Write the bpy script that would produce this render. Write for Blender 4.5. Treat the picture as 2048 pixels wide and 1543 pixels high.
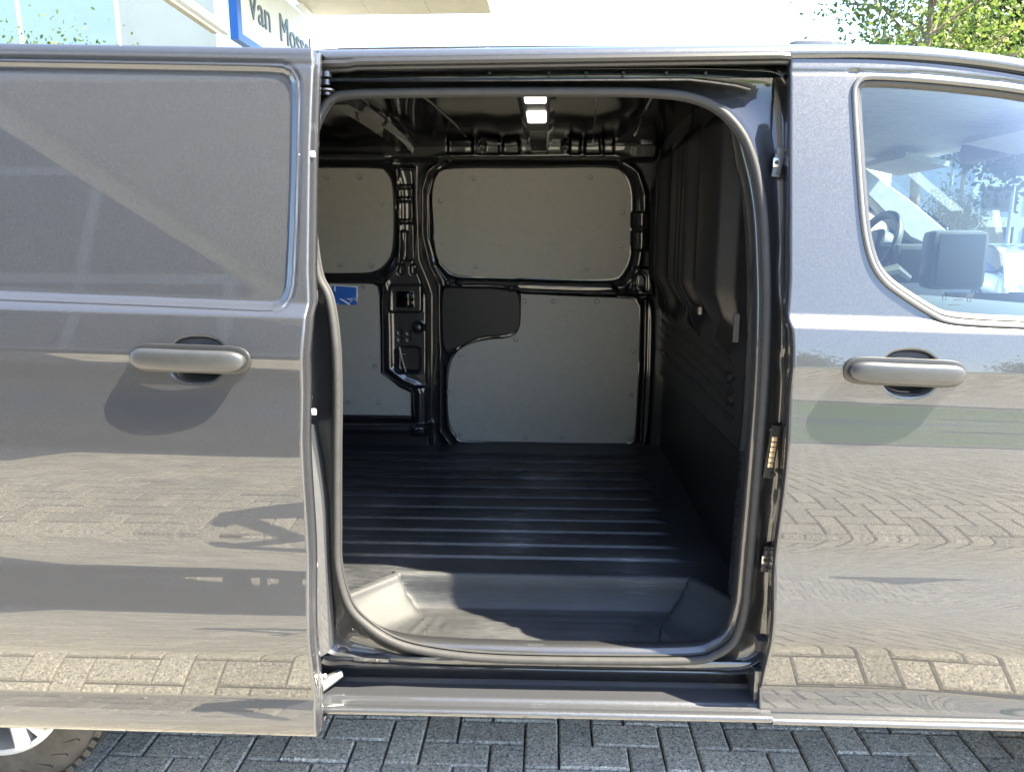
import bpy, bmesh, math, random
import numpy as np
from mathutils import Vector, Matrix
for o in list(bpy.data.objects): bpy.data.objects.remove(o)
random.seed(7); RNG = np.random.default_rng(7)
SC = bpy.context.scene; COL = SC.collection
R = math.radians
# ------------------------------------------------------------------ camera, sky, sun, exposure
F, CX, CY = 1500.0, 1024.0, 771.5                     # focal length and centre in photo pixels (2048 wide)
YAW, PIT = R(2.5), R(11.0)
CAM = np.array([0.0, -1.75, 1.55])
cd = bpy.data.cameras.new('camera'); cam = bpy.data.objects.new('camera', cd); COL.objects.link(cam)
cam.location = CAM; cam.rotation_euler = (math.pi/2 - PIT, 0, YAW)
cd.sensor_width = 36; cd.lens = 36*F/2048; cd.clip_start = 0.02; cd.clip_end = 3000
SC.camera = cam
SUN_TRAVEL = Vector((-0.70, 0.19, -1.0)).normalized()  # direction the sunlight travels
w = bpy.data.worlds.new('World'); SC.world = w; w.use_nodes = True
nt = w.node_tree; bg = nt.nodes['Background']; sky = nt.nodes.new('ShaderNodeTexSky'); sky.sky_type = 'NISHITA'
sky.sun_disc = False; sky.sun_elevation = math.asin(-SUN_TRAVEL.z); sky.sun_rotation = math.atan2(-SUN_TRAVEL.x, -SUN_TRAVEL.y)
sky.air_density = 1.0; sky.dust_density = 1.0; sky.ozone_density = 3.0
nt.links.new(sky.outputs[0], bg.inputs[0]); bg.inputs[1].default_value = 0.115
sl = bpy.data.lights.new('sun', 'SUN'); sl.energy = 5.0; sl.angle = R(0.53); sl.color = (1.0, 0.90, 0.67)
sun = bpy.data.objects.new('sun', sl); COL.objects.link(sun); sun.location = (6, -2, 9)
sun.rotation_euler = SUN_TRAVEL.to_track_quat('-Z', 'Y').to_euler()
SC.view_settings.view_transform = 'Standard'; SC.view_settings.look = 'None'
SC.view_settings.exposure = 3.25; SC.view_settings.gamma = 1.0; SC.view_settings.use_curve_mapping = False
SC.render.engine = 'CYCLES'; SC.cycles.max_bounces = 10; SC.cycles.diffuse_bounces = 5; SC.cycles.glossy_bounces = 5; SC.cycles.transparent_max_bounces = 12

# ------------------------------------------------------------------ photo pixel -> direction helpers
_fw = np.array([-math.sin(YAW)*math.cos(PIT), math.cos(YAW)*math.cos(PIT), -math.sin(PIT)])
_rt = np.array([math.cos(YAW), math.sin(YAW), 0.0]); _up = np.cross(_rt, _fw)
def ray(x, y): return _fw + _rt*(x-CX)/F - _up*(y-CY)/F
def PY(x, y, Y): d = ray(x, y); return CAM + d*(Y-CAM[1])/d[1]
def PX(x, y, X): d = ray(x, y); return CAM + d*(X-CAM[0])/d[0]
def PZ(x, y, Z): d = ray(x, y); return CAM + d*(Z-CAM[2])/d[2]
def proj(P):
    d = np.asarray(P) - CAM; z = d@_fw
    return CX + F*(d@_rt)/z, CY - F*(d@_up)/z
# ------------------------------------------------------------------ materials
MATS = {}
def nodes(name):
    m = bpy.data.materials.new(name); m.use_nodes = True; t = m.node_tree
    MATS[name] = m
    return m, t, t.nodes['Principled BSDF']
def N(t, kind, **kw):
    n = t.nodes.new(kind)
    for k, v in kw.items():
        if k in n.inputs: n.inputs[k].default_value = v
        else: setattr(n, k, v)
    return n
def coords(t, kind='Object'):
    return N(t, 'ShaderNodeTexCoord').outputs[kind]
def geo(t): return N(t, 'ShaderNodeNewGeometry').outputs['Position']
def ramp(t, src, stops):
    r = t.nodes.new('ShaderNodeValToRGB'); e = r.color_ramp.elements
    while len(e) < len(stops): e.new(0.5)
    for q, (p, c) in zip(e, stops):
        q.position = p; q.color = c if len(c) == 4 else (*c, 1)
    t.links.new(src, r.inputs[0]); return r.outputs[0]
def g3(v): return (v, v, v)
def plain(name, col, rough=0.5, metal=0.0, var=0.12, scale=30.0, bump=0.0, bscale=200.0, coat=0.0, spec=0.5, coat_rough=0.03):
    m, t, b = nodes(name)
    p = geo(t)
    n = N(t, 'ShaderNodeTexNoise', Scale=scale, Detail=5.0, Roughness=0.6); t.links.new(p, n.inputs['Vector'])
    c0 = tuple(max(0, x*(1-var)) for x in col); c1 = tuple(min(1, x*(1+var)) for x in col)
    t.links.new(ramp(t, n.outputs[0], [(0.3, c0), (0.7, c1)]), b.inputs['Base Color'])
    b.inputs['Roughness'].default_value = rough; b.inputs['Metallic'].default_value = metal
    b.inputs['Specular IOR Level'].default_value = spec
    if coat: b.inputs['Coat Weight'].default_value = coat; b.inputs['Coat Roughness'].default_value = coat_rough
    if bump:
        n2 = N(t, 'ShaderNodeTexNoise', Scale=bscale, Detail=4.0); t.links.new(p, n2.inputs['Vector'])
        bp = N(t, 'ShaderNodeBump', Strength=bump, Distance=0.002); t.links.new(n2.outputs[0], bp.inputs['Height']); t.links.new(bp.outputs[0], b.inputs['Normal'])
    return m
def paint(name, base, flake=0.17):
    m, t, b = nodes(name)
    p = geo(t)
    v = N(t, 'ShaderNodeTexVoronoi', Scale=800.0); t.links.new(p, v.inputs['Vector'])
    sub = N(t, 'ShaderNodeVectorMath', operation='SUBTRACT'); t.links.new(v.outputs['Color'], sub.inputs[0]); sub.inputs[1].default_value = (.5, .5, .5)
    sc = N(t, 'ShaderNodeVectorMath', operation='SCALE'); t.links.new(sub.outputs[0], sc.inputs[0]); sc.inputs['Scale'].default_value = flake
    gn = N(t, 'ShaderNodeNewGeometry')
    ad = N(t, 'ShaderNodeVectorMath', operation='ADD'); t.links.new(gn.outputs['Normal'], ad.inputs[0]); t.links.new(sc.outputs[0], ad.inputs[1])
    nm = N(t, 'ShaderNodeVectorMath', operation='NORMALIZE'); t.links.new(ad.outputs[0], nm.inputs[0])
    t.links.new(nm.outputs[0], b.inputs['Normal'])
    n = N(t, 'ShaderNodeTexNoise', Scale=9.0, Detail=8.0, Roughness=0.7); t.links.new(p, n.inputs['Vector'])
    c0 = tuple(x*.97 for x in base); c1 = tuple(x*1.03 for x in base)
    t.links.new(ramp(t, n.outputs[0], [(0.35, c0), (0.65, c1)]), b.inputs['Base Color'])
    # thin dust film breaks the clear coat up a little
    n3 = N(t, 'ShaderNodeTexNoise', Scale=3.0, Detail=9.0, Roughness=0.75); t.links.new(p, n3.inputs['Vector'])
    t.links.new(ramp(t, n3.outputs[0], [(0.4, g3(0.004)), (0.75, g3(0.014))]), b.inputs['Coat Roughness'])
    b.inputs['Metallic'].default_value = 0.35; b.inputs['Roughness'].default_value = 0.46
    b.inputs['Coat Weight'].default_value = 1.0; b.inputs['Coat IOR'].default_value = 1.56
    return m
paint('body_paint', (0.0275, 0.0290, 0.0345)); paint('shaded_frame_paint', (0.014, 0.0145, 0.017), .12); paint('shaded_inner_paint', (0.008, 0.008, 0.0095), .10)  # frame and inside: the body paint again, darkened to stand for shade
plain('rubber', (0.012, 0.012, 0.013), rough=0.45, bump=0.15, bscale=400)
plain('seal_rubber', (0.026, 0.026, 0.027), rough=0.62, spec=0.25, bump=0.15, bscale=120)
plain('black_plastic', (0.009, 0.009, 0.010), rough=0.42, bump=0.2, bscale=700)
plain('gloss_black', (0.003, 0.003, 0.004), rough=0.07, spec=0.5)
plain('bulkhead_black', (0.006, 0.006, 0.007), spec=0.35, rough=0.42, bump=0.15, bscale=500)
plain('handle_grey', (0.026, 0.027, 0.029), rough=0.42, metal=0.2, bump=0.15, bscale=900, coat=0.25, coat_rough=0.25)
plain('trim_satin', (0.10, 0.098, 0.095), rough=0.33, metal=0.4, var=0.05)
plain('steel', (0.45, 0.45, 0.46), rough=0.35, metal=1.0, var=0.2, scale=60)
plain('dark_steel', (0.10, 0.10, 0.11), rough=0.4, metal=0.8, var=0.3, scale=80)
plain('panel_board', (0.225, 0.215, 0.20), rough=0.62, var=0.05, scale=40, bump=0.06, bscale=300)
plain('white_paint', (0.78, 0.78, 0.77), rough=0.35, var=0.03)
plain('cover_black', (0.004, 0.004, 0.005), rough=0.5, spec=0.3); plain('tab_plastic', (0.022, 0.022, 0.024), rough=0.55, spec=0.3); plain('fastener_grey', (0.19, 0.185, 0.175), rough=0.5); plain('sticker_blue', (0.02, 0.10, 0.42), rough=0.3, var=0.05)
plain('copper_contact', (0.75, 0.55, 0.35), rough=0.3, metal=0.6, var=0.1)
plain('alloy_silver', (0.62, 0.62, 0.63), rough=0.3, metal=0.6, var=0.05, coat=0.6)
plain('tyre_rubber', (0.028, 0.027, 0.026), rough=0.75, var=0.35, scale=25, bump=0.3, bscale=120)
plain('cab_grey', (0.045, 0.047, 0.05), rough=0.55, bump=0.15, bscale=500)
plain('cab_light', (0.42, 0.41, 0.39), rough=0.7, bump=0.1, bscale=400)
plain('cloth_dark', (0.03, 0.03, 0.033), rough=0.9, var=0.3, scale=200)
plain('screen_glass', (0.006, 0.007, 0.009), rough=0.12); plain('display_black', (0.008, 0.009, 0.011), rough=0.4)
def liner(name, k, r0=.30, r1=.48):
    m, t, b = nodes(name); p = geo(t)
    mp = N(t, 'ShaderNodeMapping'); mp.inputs['Scale'].default_value = (6, 60, 60); t.links.new(p, mp.inputs['Vector'])
    n = N(t, 'ShaderNodeTexNoise', Scale=4.0, Detail=10.0, Roughness=0.75); t.links.new(mp.outputs[0], n.inputs['Vector'])
    n2 = N(t, 'ShaderNodeTexNoise', Scale=2.5, Detail=6.0); t.links.new(p, n2.inputs['Vector'])
    mx = N(t, 'ShaderNodeMath', operation='MULTIPLY'); t.links.new(n.outputs[0], mx.inputs[0]); t.links.new(n2.outputs[0], mx.inputs[1])
    t.links.new(ramp(t, mx.outputs[0], [(0.16, (0.006*k, 0.0065*k, 0.0078*k)), (0.42, (0.028*k, 0.030*k, 0.034*k))]), b.inputs['Base Color'])
    t.links.new(ramp(t, n.outputs[0], [(0.3, g3(r0)), (0.7, g3(r1))]), b.inputs['Roughness'])
    mp2 = N(t, 'ShaderNodeMapping'); mp2.inputs['Scale'].default_value = (14, 230, 230); mp2.inputs['Rotation'].default_value = (0, 0, 0.12); t.links.new(p, mp2.inputs['Vector'])
    n5 = N(t, 'ShaderNodeTexNoise', Scale=1.0, Detail=3.0, Roughness=0.5); t.links.new(mp2.outputs[0], n5.inputs['Vector'])
    pr = N(t, 'ShaderNodeMath', operation='MULTIPLY'); t.links.new(n5.outputs[0], pr.inputs[0]); t.links.new(n2.outputs[0], pr.inputs[1])
    scr = ramp(t, pr.outputs[0], [(0.31, g3(0.0)), (0.45, g3(0.75))])
    mc = N(t, 'ShaderNodeMix', data_type='RGBA'); t.links.new(scr, mc.inputs[0]); t.links.new(b.inputs['Base Color'].links[0].from_socket, mc.inputs[6]); mc.inputs[7].default_value = (0.10, 0.10, 0.102, 1); t.links.new(mc.outputs[2], b.inputs['Base Color'])
    n4 = N(t, 'ShaderNodeTexNoise', Scale=420.0, Detail=3.0); t.links.new(p, n4.inputs['Vector'])
    bp = N(t, 'ShaderNodeBump', Strength=0.35, Distance=0.0015); t.links.new(n4.outputs[0], bp.inputs['Height']); t.links.new(bp.outputs[0], b.inputs['Normal'])
liner('floor_liner', 1.25); liner('step_plastic', 1.45, .6, .75)
def paver_mat():
    m, t, b = nodes('paver_concrete'); p = geo(t)
    n = N(t, 'ShaderNodeTexNoise', Scale=2.2, Detail=7.0, Roughness=0.65); t.links.new(p, n.inputs['Vector'])
    v = N(t, 'ShaderNodeTexVoronoi', Scale=190.0); t.links.new(p, v.inputs['Vector'])
    sep = N(t, 'ShaderNodeSeparateColor'); t.links.new(v.outputs['Color'], sep.inputs[0])
    speck = ramp(t, sep.outputs[0], [(0.0, g3(0.13)), (0.2, g3(0.28)), (0.45, (0.41, 0.388, 0.335)), (0.86, (0.50, 0.468, 0.395)), (1.0, (0.74, 0.71, 0.66))])
    at = N(t, 'ShaderNodeAttribute', attribute_name='tone'); at.attribute_type = 'GEOMETRY'
    oi = N(t, 'ShaderNodeObjectInfo')
    sm = N(t, 'ShaderNodeMath', operation='ADD'); t.links.new(at.outputs['Fac'], sm.inputs[0]); t.links.new(oi.outputs['Random'], sm.inputs[1])
    fr = N(t, 'ShaderNodeMath', operation='FRACT'); t.links.new(sm.outputs[0], fr.inputs[0])
    tone = ramp(t, fr.outputs[0], [(0, g3(0.80)), (1, g3(1.12))])
    stain = ramp(t, n.outputs[0], [(0.3, (0.82, 0.82, 0.83)), (0.7, (1.08, 1.05, 1.0))])
    a = N(t, 'ShaderNodeMix', data_type='RGBA', blend_type='MULTIPLY'); a.inputs[0].default_value = 1; t.links.new(speck, a.inputs[6]); t.links.new(tone, a.inputs[7])
    c = N(t, 'ShaderNodeMix', data_type='RGBA', blend_type='MULTIPLY'); c.inputs[0].default_value = 1; t.links.new(a.outputs[2], c.inputs[6]); t.links.new(stain, c.inputs[7])
    t.links.new(c.outputs[2], b.inputs['Base Color']); b.inputs['Roughness'].default_value = 0.85
    n2 = N(t, 'ShaderNodeTexNoise', Scale=240.0, Detail=4.0); t.links.new(p, n2.inputs['Vector'])
    bp = N(t, 'ShaderNodeBump', Strength=0.55, Distance=0.003); t.links.new(n2.outputs[0], bp.inputs['Height']); t.links.new(bp.outputs[0], b.inputs['Normal'])
paver_mat()
plain('joint_sand', (0.060, 0.062, 0.048), rough=0.95, var=0.4, scale=25, bump=0.5, bscale=300)
def glass(name, tint, rough=0.0, ior=1.52):
    m, t, b = nodes(name); t.nodes.remove(b)
    tr = N(t, 'ShaderNodeBsdfTransparent'); tr.inputs[0].default_value = (*tint, 1)
    gl = N(t, 'ShaderNodeBsdfGlossy'); gl.inputs['Roughness'].default_value = rough
    fr = N(t, 'ShaderNodeFresnel', IOR=ior); mx = N(t, 'ShaderNodeMixShader')
    t.links.new(fr.outputs[0], mx.inputs[0]); t.links.new(tr.outputs[0], mx.inputs[1]); t.links.new(gl.outputs[0], mx.inputs[2])
    t.links.new(mx.outputs[0], t.nodes['Material Output'].inputs[0])
glass('window_glass', (0.62, 0.74, 0.76), ior=1.6); glass('building_glass', (0.85, 0.93, 0.93))
def emit(name, col, s):
    m, t, b = nodes(name); b.inputs['Base Color'].default_value = (*col, 1); b.inputs['Emission Color'].default_value = (*col, 1); b.inputs['Emission Strength'].default_value = s
emit('lamp_lens', (1.0, 0.97, 0.9), 0.35)

# ------------------------------------------------------------------ mesh helpers
WORLD = {}
def empty(name, loc, label=None, cat=None, group=None):
    o = bpy.data.objects.new(name, None); COL.objects.link(o); o.location = loc; o.empty_display_size = 0.2
    WORLD[o.name] = Vector(loc); tag(o, label, cat, group); return o
def tag(o, label=None, cat=None, group=None, kind=None):
    if label: o['label'] = label
    if cat: o['category'] = cat
    if group: o['group'] = group
    if kind: o['kind'] = kind
    return o
def make(name, V, Fc, mat, parent=None, smooth=True, sharp=None, label=None):
    V = np.asarray(V, float).reshape(-1, 3)
    c = (V.min(0)+V.max(0))/2
    me = bpy.data.meshes.new(name); me.from_pydata((V-c).tolist(), [], [list(map(int, f)) for f in Fc]); me.validate(); me.update()
    if smooth:
        me.polygons.foreach_set('use_smooth', [True]*len(me.polygons))
        if sharp: me.set_sharp_from_angle(angle=R(sharp))
    ml = mat if isinstance(mat, (list, tuple)) else [mat]
    for m in ml: me.materials.append(MATS[m])
    o = bpy.data.objects.new(name, me); COL.objects.link(o)
    wl = Vector(c); WORLD[o.name] = wl
    if parent: o.parent = parent; o.location = wl - WORLD[parent.name]
    else: o.location = wl
    if label: o['label'] = label
    return o
class MB:
    def __init__(s): s.v = []; s.f = []; s.n = 0
    def add(s, V, Fc):
        V = np.asarray(V, float).reshape(-1, 3); s.v.append(V); s.f += [[int(i)+s.n for i in f] for f in Fc]; s.n += len(V); return s
    def box(s, x0, x1, y0, y1, z0, z1, b=0.0):
        if b <= 0:
            V = [(x, y, z) for z in (z0, z1) for y in (y0, y1) for x in (x0, x1)]
            return s.add(V, [(0, 2, 3, 1), (4, 5, 7, 6), (0, 1, 5, 4), (2, 6, 7, 3), (0, 4, 6, 2), (1, 3, 7, 5)])
        bm = bmesh.new(); bmesh.ops.create_cube(bm, size=1)
        for v in bm.verts: v.co = ((x0+x1)/2+v.co.x*(x1-x0), (y0+y1)/2+v.co.y*(y1-y0), (z0+z1)/2+v.co.z*(z1-z0))
        bmesh.ops.bevel(bm, geom=bm.edges[:], offset=b, segments=2, affect='EDGES', profile=0.6)
        bm.verts.index_update(); s.add([v.co[:] for v in bm.verts], [[v.index for v in f.verts] for f in bm.faces]); bm.free(); return s
    def obox(s, c, ax, ay, az, hx, hy, hz):
        c, ax, ay, az = (np.asarray(q, float) for q in (c, ax, ay, az))
        V = [c+ax*hx*i+ay*hy*j+az*hz*k for k in (-1, 1) for j in (-1, 1) for i in (-1, 1)]
        return s.add(V, [(0, 2, 3, 1), (4, 5, 7, 6), (0, 1, 5, 4), (2, 6, 7, 3), (0, 4, 6, 2), (1, 3, 7, 5)])
    def tube(s, pts, r, n=10, closed=False, cap=True, flat=None):
        pts = np.asarray(pts, float); m = len(pts); rr = np.broadcast_to(np.asarray(r, float), (m,))
        T = np.roll(pts, -1, 0)-np.roll(pts, 1, 0) if closed else np.gradient(pts, axis=0)
        T /= np.linalg.norm(T, axis=1)[:, None]+1e-12
        u = np.array([0, 0, 1.0]) if abs(T[0][2]) < .9 else np.array([0, 1.0, 0]); V = []
        u = u-T[0]*(u@T[0]); u /= np.linalg.norm(u)
        for i in range(m):
            u = u-T[i]*(u@T[i]); u /= np.linalg.norm(u)+1e-12; v = np.cross(T[i], u)
            for k in range(n):
                a = 2*math.pi*k/n; V.append(pts[i]+rr[i]*(math.cos(a)*u+math.sin(a)*v))
        Fc = []
        for i in range(m if closed else m-1):
            j = (i+1) % m
            for k in range(n): Fc.append((i*n+k, i*n+(k+1) % n, j*n+(k+1) % n, j*n+k))
        if cap and not closed: Fc += [tuple(range(n))[::-1], tuple((m-1)*n+k for k in range(n))]
        return s.add(V, Fc)
    def lathe(s, c, axis, prof, n=32):
        axis = np.asarray(axis, float)/np.linalg.norm(axis); u = np.cross(axis, [0.1, 0.2, 0.97]); u /= np.linalg.norm(u); v = np.cross(axis, u); V = []
        for r, h in prof:
            for k in range(n):
                a = 2*math.pi*k/n; V.append(np.asarray(c)+axis*h+r*(math.cos(a)*u+math.sin(a)*v))
        Fc = [(i*n+k, i*n+(k+1) % n, (i+1)*n+(k+1) % n, (i+1)*n+k) for i in range(len(prof)-1) for k in range(n)]
        return s.add(V, Fc)
    def disc(s, c, axis, r, n=16, h=0.002):
        return s.lathe(c, axis, [(1e-4, h), (r*.75, h), (r, 0), (r, -h)], n)
    def build(s, name, mat, parent=None, smooth=True, sharp=35, label=None):
        return make(name, np.concatenate(s.v), s.f, mat, parent, smooth, sharp, label)
def grid(name, P, mat, parent=None, keep=None, closed_u=False, smooth=True, sharp=None, label=None, flip=False):
    P = np.asarray(P, float); nv, nu = P.shape[:2]; I = np.arange(nv*nu).reshape(nv, nu)
    if closed_u: I = np.concatenate([I, I[:, :1]], 1)
    Q = np.stack([I[:-1, :-1], I[:-1, 1:], I[1:, 1:], I[1:, :-1]], -1)
    if flip: Q = Q[..., ::-1]
    if keep is not None: Q = Q[keep]
    Q = Q.reshape(-1, 4)
    used = np.unique(Q); mp = -np.ones(nv*nu, int); mp[used] = np.arange(len(used))
    return make(name, P.reshape(-1, 3)[used], mp[Q].tolist(), mat, parent, smooth, sharp, label)
def crom(pts, n, closed=False):
    p = np.asarray(pts, float); m = len(p); out = []
    segs = m if closed else m-1
    t = np.linspace(0, segs, n, endpoint=not closed)
    for q in t:
        i = min(int(q), segs-1); f = q-i
        if closed: a, b, c, d = (p[(i+k) % m] for k in (-1, 0, 1, 2))
        else: a, b, c, d = p[max(i-1, 0)], p[i], p[min(i+1, m-1)], p[min(i+2, m-1)]
        out.append(.5*((2*b)+(-a+c)*f+(2*a-5*b+4*c-d)*f*f+(-a+3*b-3*c+d)*f**3))
    return np.array(out)
def resamp(p, n, closed=False):
    p = np.asarray(p, float); q = np.vstack([p, p[:1]]) if closed else p
    s = np.r_[0, np.cumsum(np.linalg.norm(np.diff(q, axis=0), axis=1))]; t = np.linspace(0, s[-1], n, endpoint=not closed)
    return np.stack([np.interp(t, s, q[:, k]) for k in range(p.shape[1])], 1)
def inset(p, d):
    p = np.asarray(p, float); T = np.roll(p, -1, 0)-np.roll(p, 1, 0); T /= np.linalg.norm(T, axis=1)[:, None]+1e-9
    A = 0.5*np.sum(p[:, 0]*np.roll(p[:, 1], -1)-np.roll(p[:, 0], -1)*p[:, 1])
    nrm = np.stack([-T[:, 1], T[:, 0]], 1)*(1 if A > 0 else -1)
    return p+nrm*d
def sm(a, b, x): t = np.clip((x-a)/(b-a), 0, 1); return t*t*(3-2*t)
def sd_rrect(x, y, x0, x1, y0, y1, r):
    qx = np.abs(x-(x0+x1)/2)-(x1-x0)/2+r; qy = np.abs(y-(y0+y1)/2)-(y1-y0)/2+r
    return np.minimum(np.maximum(qx, qy), 0)+np.hypot(np.maximum(qx, 0), np.maximum(qy, 0))-r
def sd_line(x, y, pts):
    d = np.full(np.shape(x), 1e9)
    for (ax, ay), (bx, by) in zip(pts[:-1], pts[1:]):
        ex, ey = bx-ax, by-ay; h = np.clip(((x-ax)*ex+(y-ay)*ey)/(ex*ex+ey*ey+1e-9), 0, 1)
        d = np.minimum(d, np.hypot(x-ax-h*ex, y-ay-h*ey))
    return d
def inside(x, y, pts):
    c = np.zeros(np.shape(x), bool); m = len(pts)
    for i in range(m):
        x0, y0 = pts[i]; x1, y1 = pts[(i+1) % m]
        if y0 == y1: continue
        c ^= ((y0 > y) != (y1 > y)) & (x < (x1-x0)*(y-y0)/(y1-y0)+x0)
    return c
def sd_poly(x, y, pts): d = sd_line(x, y, list(pts)+[pts[0]]); return np.where(inside(x, y, pts), -d, d)
def ridge(d, w): return np.exp(-(d/w)**2)
def prism(name, outline, thick, mat, parent, bev=0.0, label=None, smooth=True):
    """closed 3-d outline (N,3), roughly facing -y; pushed back by thick along +y, front edge rounded"""
    P = np.asarray(outline, float); n = len(P); c = P.mean(0)
    xz = P[:, [0, 2]]; i1 = inset(xz, bev) if bev else xz
    r0 = P.copy(); r0[:, [0, 2]] = i1; r1 = P.copy(); r1[:, 1] += bev; r2 = P.copy(); r2[:, 1] += thick
    V = np.concatenate([r0, r1, r2]); Fc = [list(range(n))]
    for a in (0, n):
        Fc += [(a+i, a+n+i, a+n+(i+1) % n, a+(i+1) % n) for i in range(n)]
    A = 0.5*np.sum(xz[:, 0]*np.roll(xz[:, 1], -1)-np.roll(xz[:, 0], -1)*xz[:, 1])
    if A < 0: Fc = [f[::-1] for f in Fc]
    return make(name, V, Fc, mat, parent, smooth, 30, label)

# ------------------------------------------------------------------ paving (real herringbone pavers)
W = 0.1068; X0, Y0 = -0.3725, 0.240                      # cell size and phase of the bond read off the photo
ground = make('ground', [(-900, -900, -.034), (900, -900, -.034), (900, 900, -.034), (-900, 900, -.034)], [(0, 1, 2, 3)], 'joint_sand', None, False)
tag(ground, kind='structure')
def paver_mesh(hx, hy):
    c = 0.006; V = []
    for (dx, z) in ((0, -.034), (0, -.006), (c, 0.0)):
        V += [(sx*(hx-dx), sy*(hy-dx), z) for sx, sy in ((-1, -1), (1, -1), (1, 1), (-1, 1))]
    Fc = [(8, 9, 10, 11)]
    for a in (0, 4): Fc += [(a+i, a+(i+1) % 4, a+4+(i+1) % 4, a+4+i) for i in range(4)]
    return np.array(V), Fc
PH = paver_mesh(W-.0027, W/2-.0027); PV = paver_mesh(W/2-.0027, W-.0027)
pm = []
for nm, (V, Fc) in (('paver_a', PH), ('paver_b', PV)):
    me = bpy.data.meshes.new(nm); me.from_pydata(V.tolist(), [], Fc); me.materials.append(MATS['paver_concrete']); pm.append(me)
lotsV, lotsF, lotsT, nn = [], [], [], 0
i0, i1, j0, j1 = int((-16-X0)/W), int((13-X0)/W), int((-13.5-Y0)/W), int((4.5-Y0)/W)
near = []
for cy in range(j0, j1):
    for cx in range(i0, i1):
        s = (cx-cy) % 4
        if s == 0: x, y, k = X0+(cx+1)*W, Y0+(cy+.5)*W, 0
        elif s == 2: x, y, k = X0+(cx+.5)*W, Y0+cy*W, 1
        else: continue
        z = random.gauss(0, .0012); tx, ty = random.gauss(0, .006), random.gauss(0, .006)
        if -1.75 < x < 1.9 and -.05 < y < .72: near.append((x, y, z, k, tx, ty)); continue
        V, Fc = (PH, PV)[k]
        Q = V.copy(); Q[:, 2] += z+Q[:, 0]*tx+Q[:, 1]*ty; Q[:, 0] += x; Q[:, 1] += y
        lotsV.append(Q); lotsF.append(np.array(Fc)+nn); lotsT += [random.random()]*12; nn += 12
pave = make('pavement', np.concatenate(lotsV), np.concatenate(lotsF).tolist(), 'paver_concrete', None, False)
tag(pave, kind='structure')
at = pave.data.attributes.new('tone', 'FLOAT', 'POINT'); at.data.foreach_set('value', np.array(lotsT, dtype=np.float32))
for (x, y, z, k, tx, ty) in near:
    o = bpy.data.objects.new('paver', pm[k]); COL.objects.link(o); o.parent = pave
    o.location = Vector((x, y, z))-WORLD[pave.name]; o.rotation_euler = (ty, -tx, random.gauss(0, .004))

#@@VAN
# ------------------------------------------------------------------ the van
van = empty('cargo_van', (0.1, 1.0, 0), 'dark grey metallic cargo van with its sliding side door pushed open', 'van')
# side section of the body: (height, tilt of the surface in degrees, + faces up), integrated to a depth
KN = np.array([(2.06, 70), (2.02, 45), (1.99, 22), (1.965, 14), (1.90, 13), (1.40, 11), (1.383, 12), (1.374, 42), (1.354, 42), (1.345, 12), (1.262, 8), (1.254, -6),
    (1.20, 0), (1.18, 2.5), (1.135, 6.5), (1.09, 5), (1.02, .4), (.95, -2.6), (.88, -3.3), (.84, -3.3), (.818, -1), (.79, 4.5), (.75, 10), (.68, 11), (.65, 9), (.63, 4.5), (.60, 0), (.578, -5), (.570, -13),
    (.56, -16), (.430, -17), (.424, 11), (.37, 11), (.345, -6), (.328, -25), (.31, -60)])[::-1]
_z = np.linspace(.31, 2.06, 2400); _t = np.tan(np.radians(np.interp(_z, KN[:, 0], KN[:, 1])))
_y = np.r_[0, np.cumsum((_t[1:]+_t[:-1])/2*np.diff(_z))]; _y -= np.interp(1.255, _z, _y)
def yprof(z): return np.interp(z, _z, _y)
WEDGE = 0.025                                            # belt and crease fall towards the nose
def gz(z): return sm(.5, 1.15, z)
def z_of(z0, x): return z0+WEDGE*(.6-x)*gz(z0)
def z0_of(z, x): return z-WEDGE*(.6-x)*gz(z)
OUT = -0.10                                              # the open sliding door stands this far outboard
def yskin(x, z, off=0.0): return yprof(z0_of(z, x))+off
def S(px, py, off=0.0, dy=0.0):
    Y = off
    for _ in range(12):
        p = PY(px, py, Y); Y = float(yskin(p[0], p[2], off))
    p = PY(px, py, Y); return p+np.array([0, dy, 0])
def rows(extra=()):
    z = np.concatenate([np.linspace(.328, .416, 16), np.linspace(.419, .436, 10), np.linspace(.44, .64, 48), np.linspace(.645, 1.24, 120), np.linspace(1.243, 1.27, 14), np.linspace(1.275, 1.34, 16), np.linspace(1.342, 1.386, 22), np.linspace(1.39, 1.975, 118)])
    return z
def edge_x(tab, off, Z0):
    """x of a door edge at each nominal height, from (px, py) of the edge in the photo"""
    pts = np.array([S(a, b, off) for a, b in tab]); zz = z0_of(pts[:, 2], pts[:, 0]); o = np.argsort(zz)
    return np.interp(Z0, zz[o], pts[o, 0])

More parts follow.
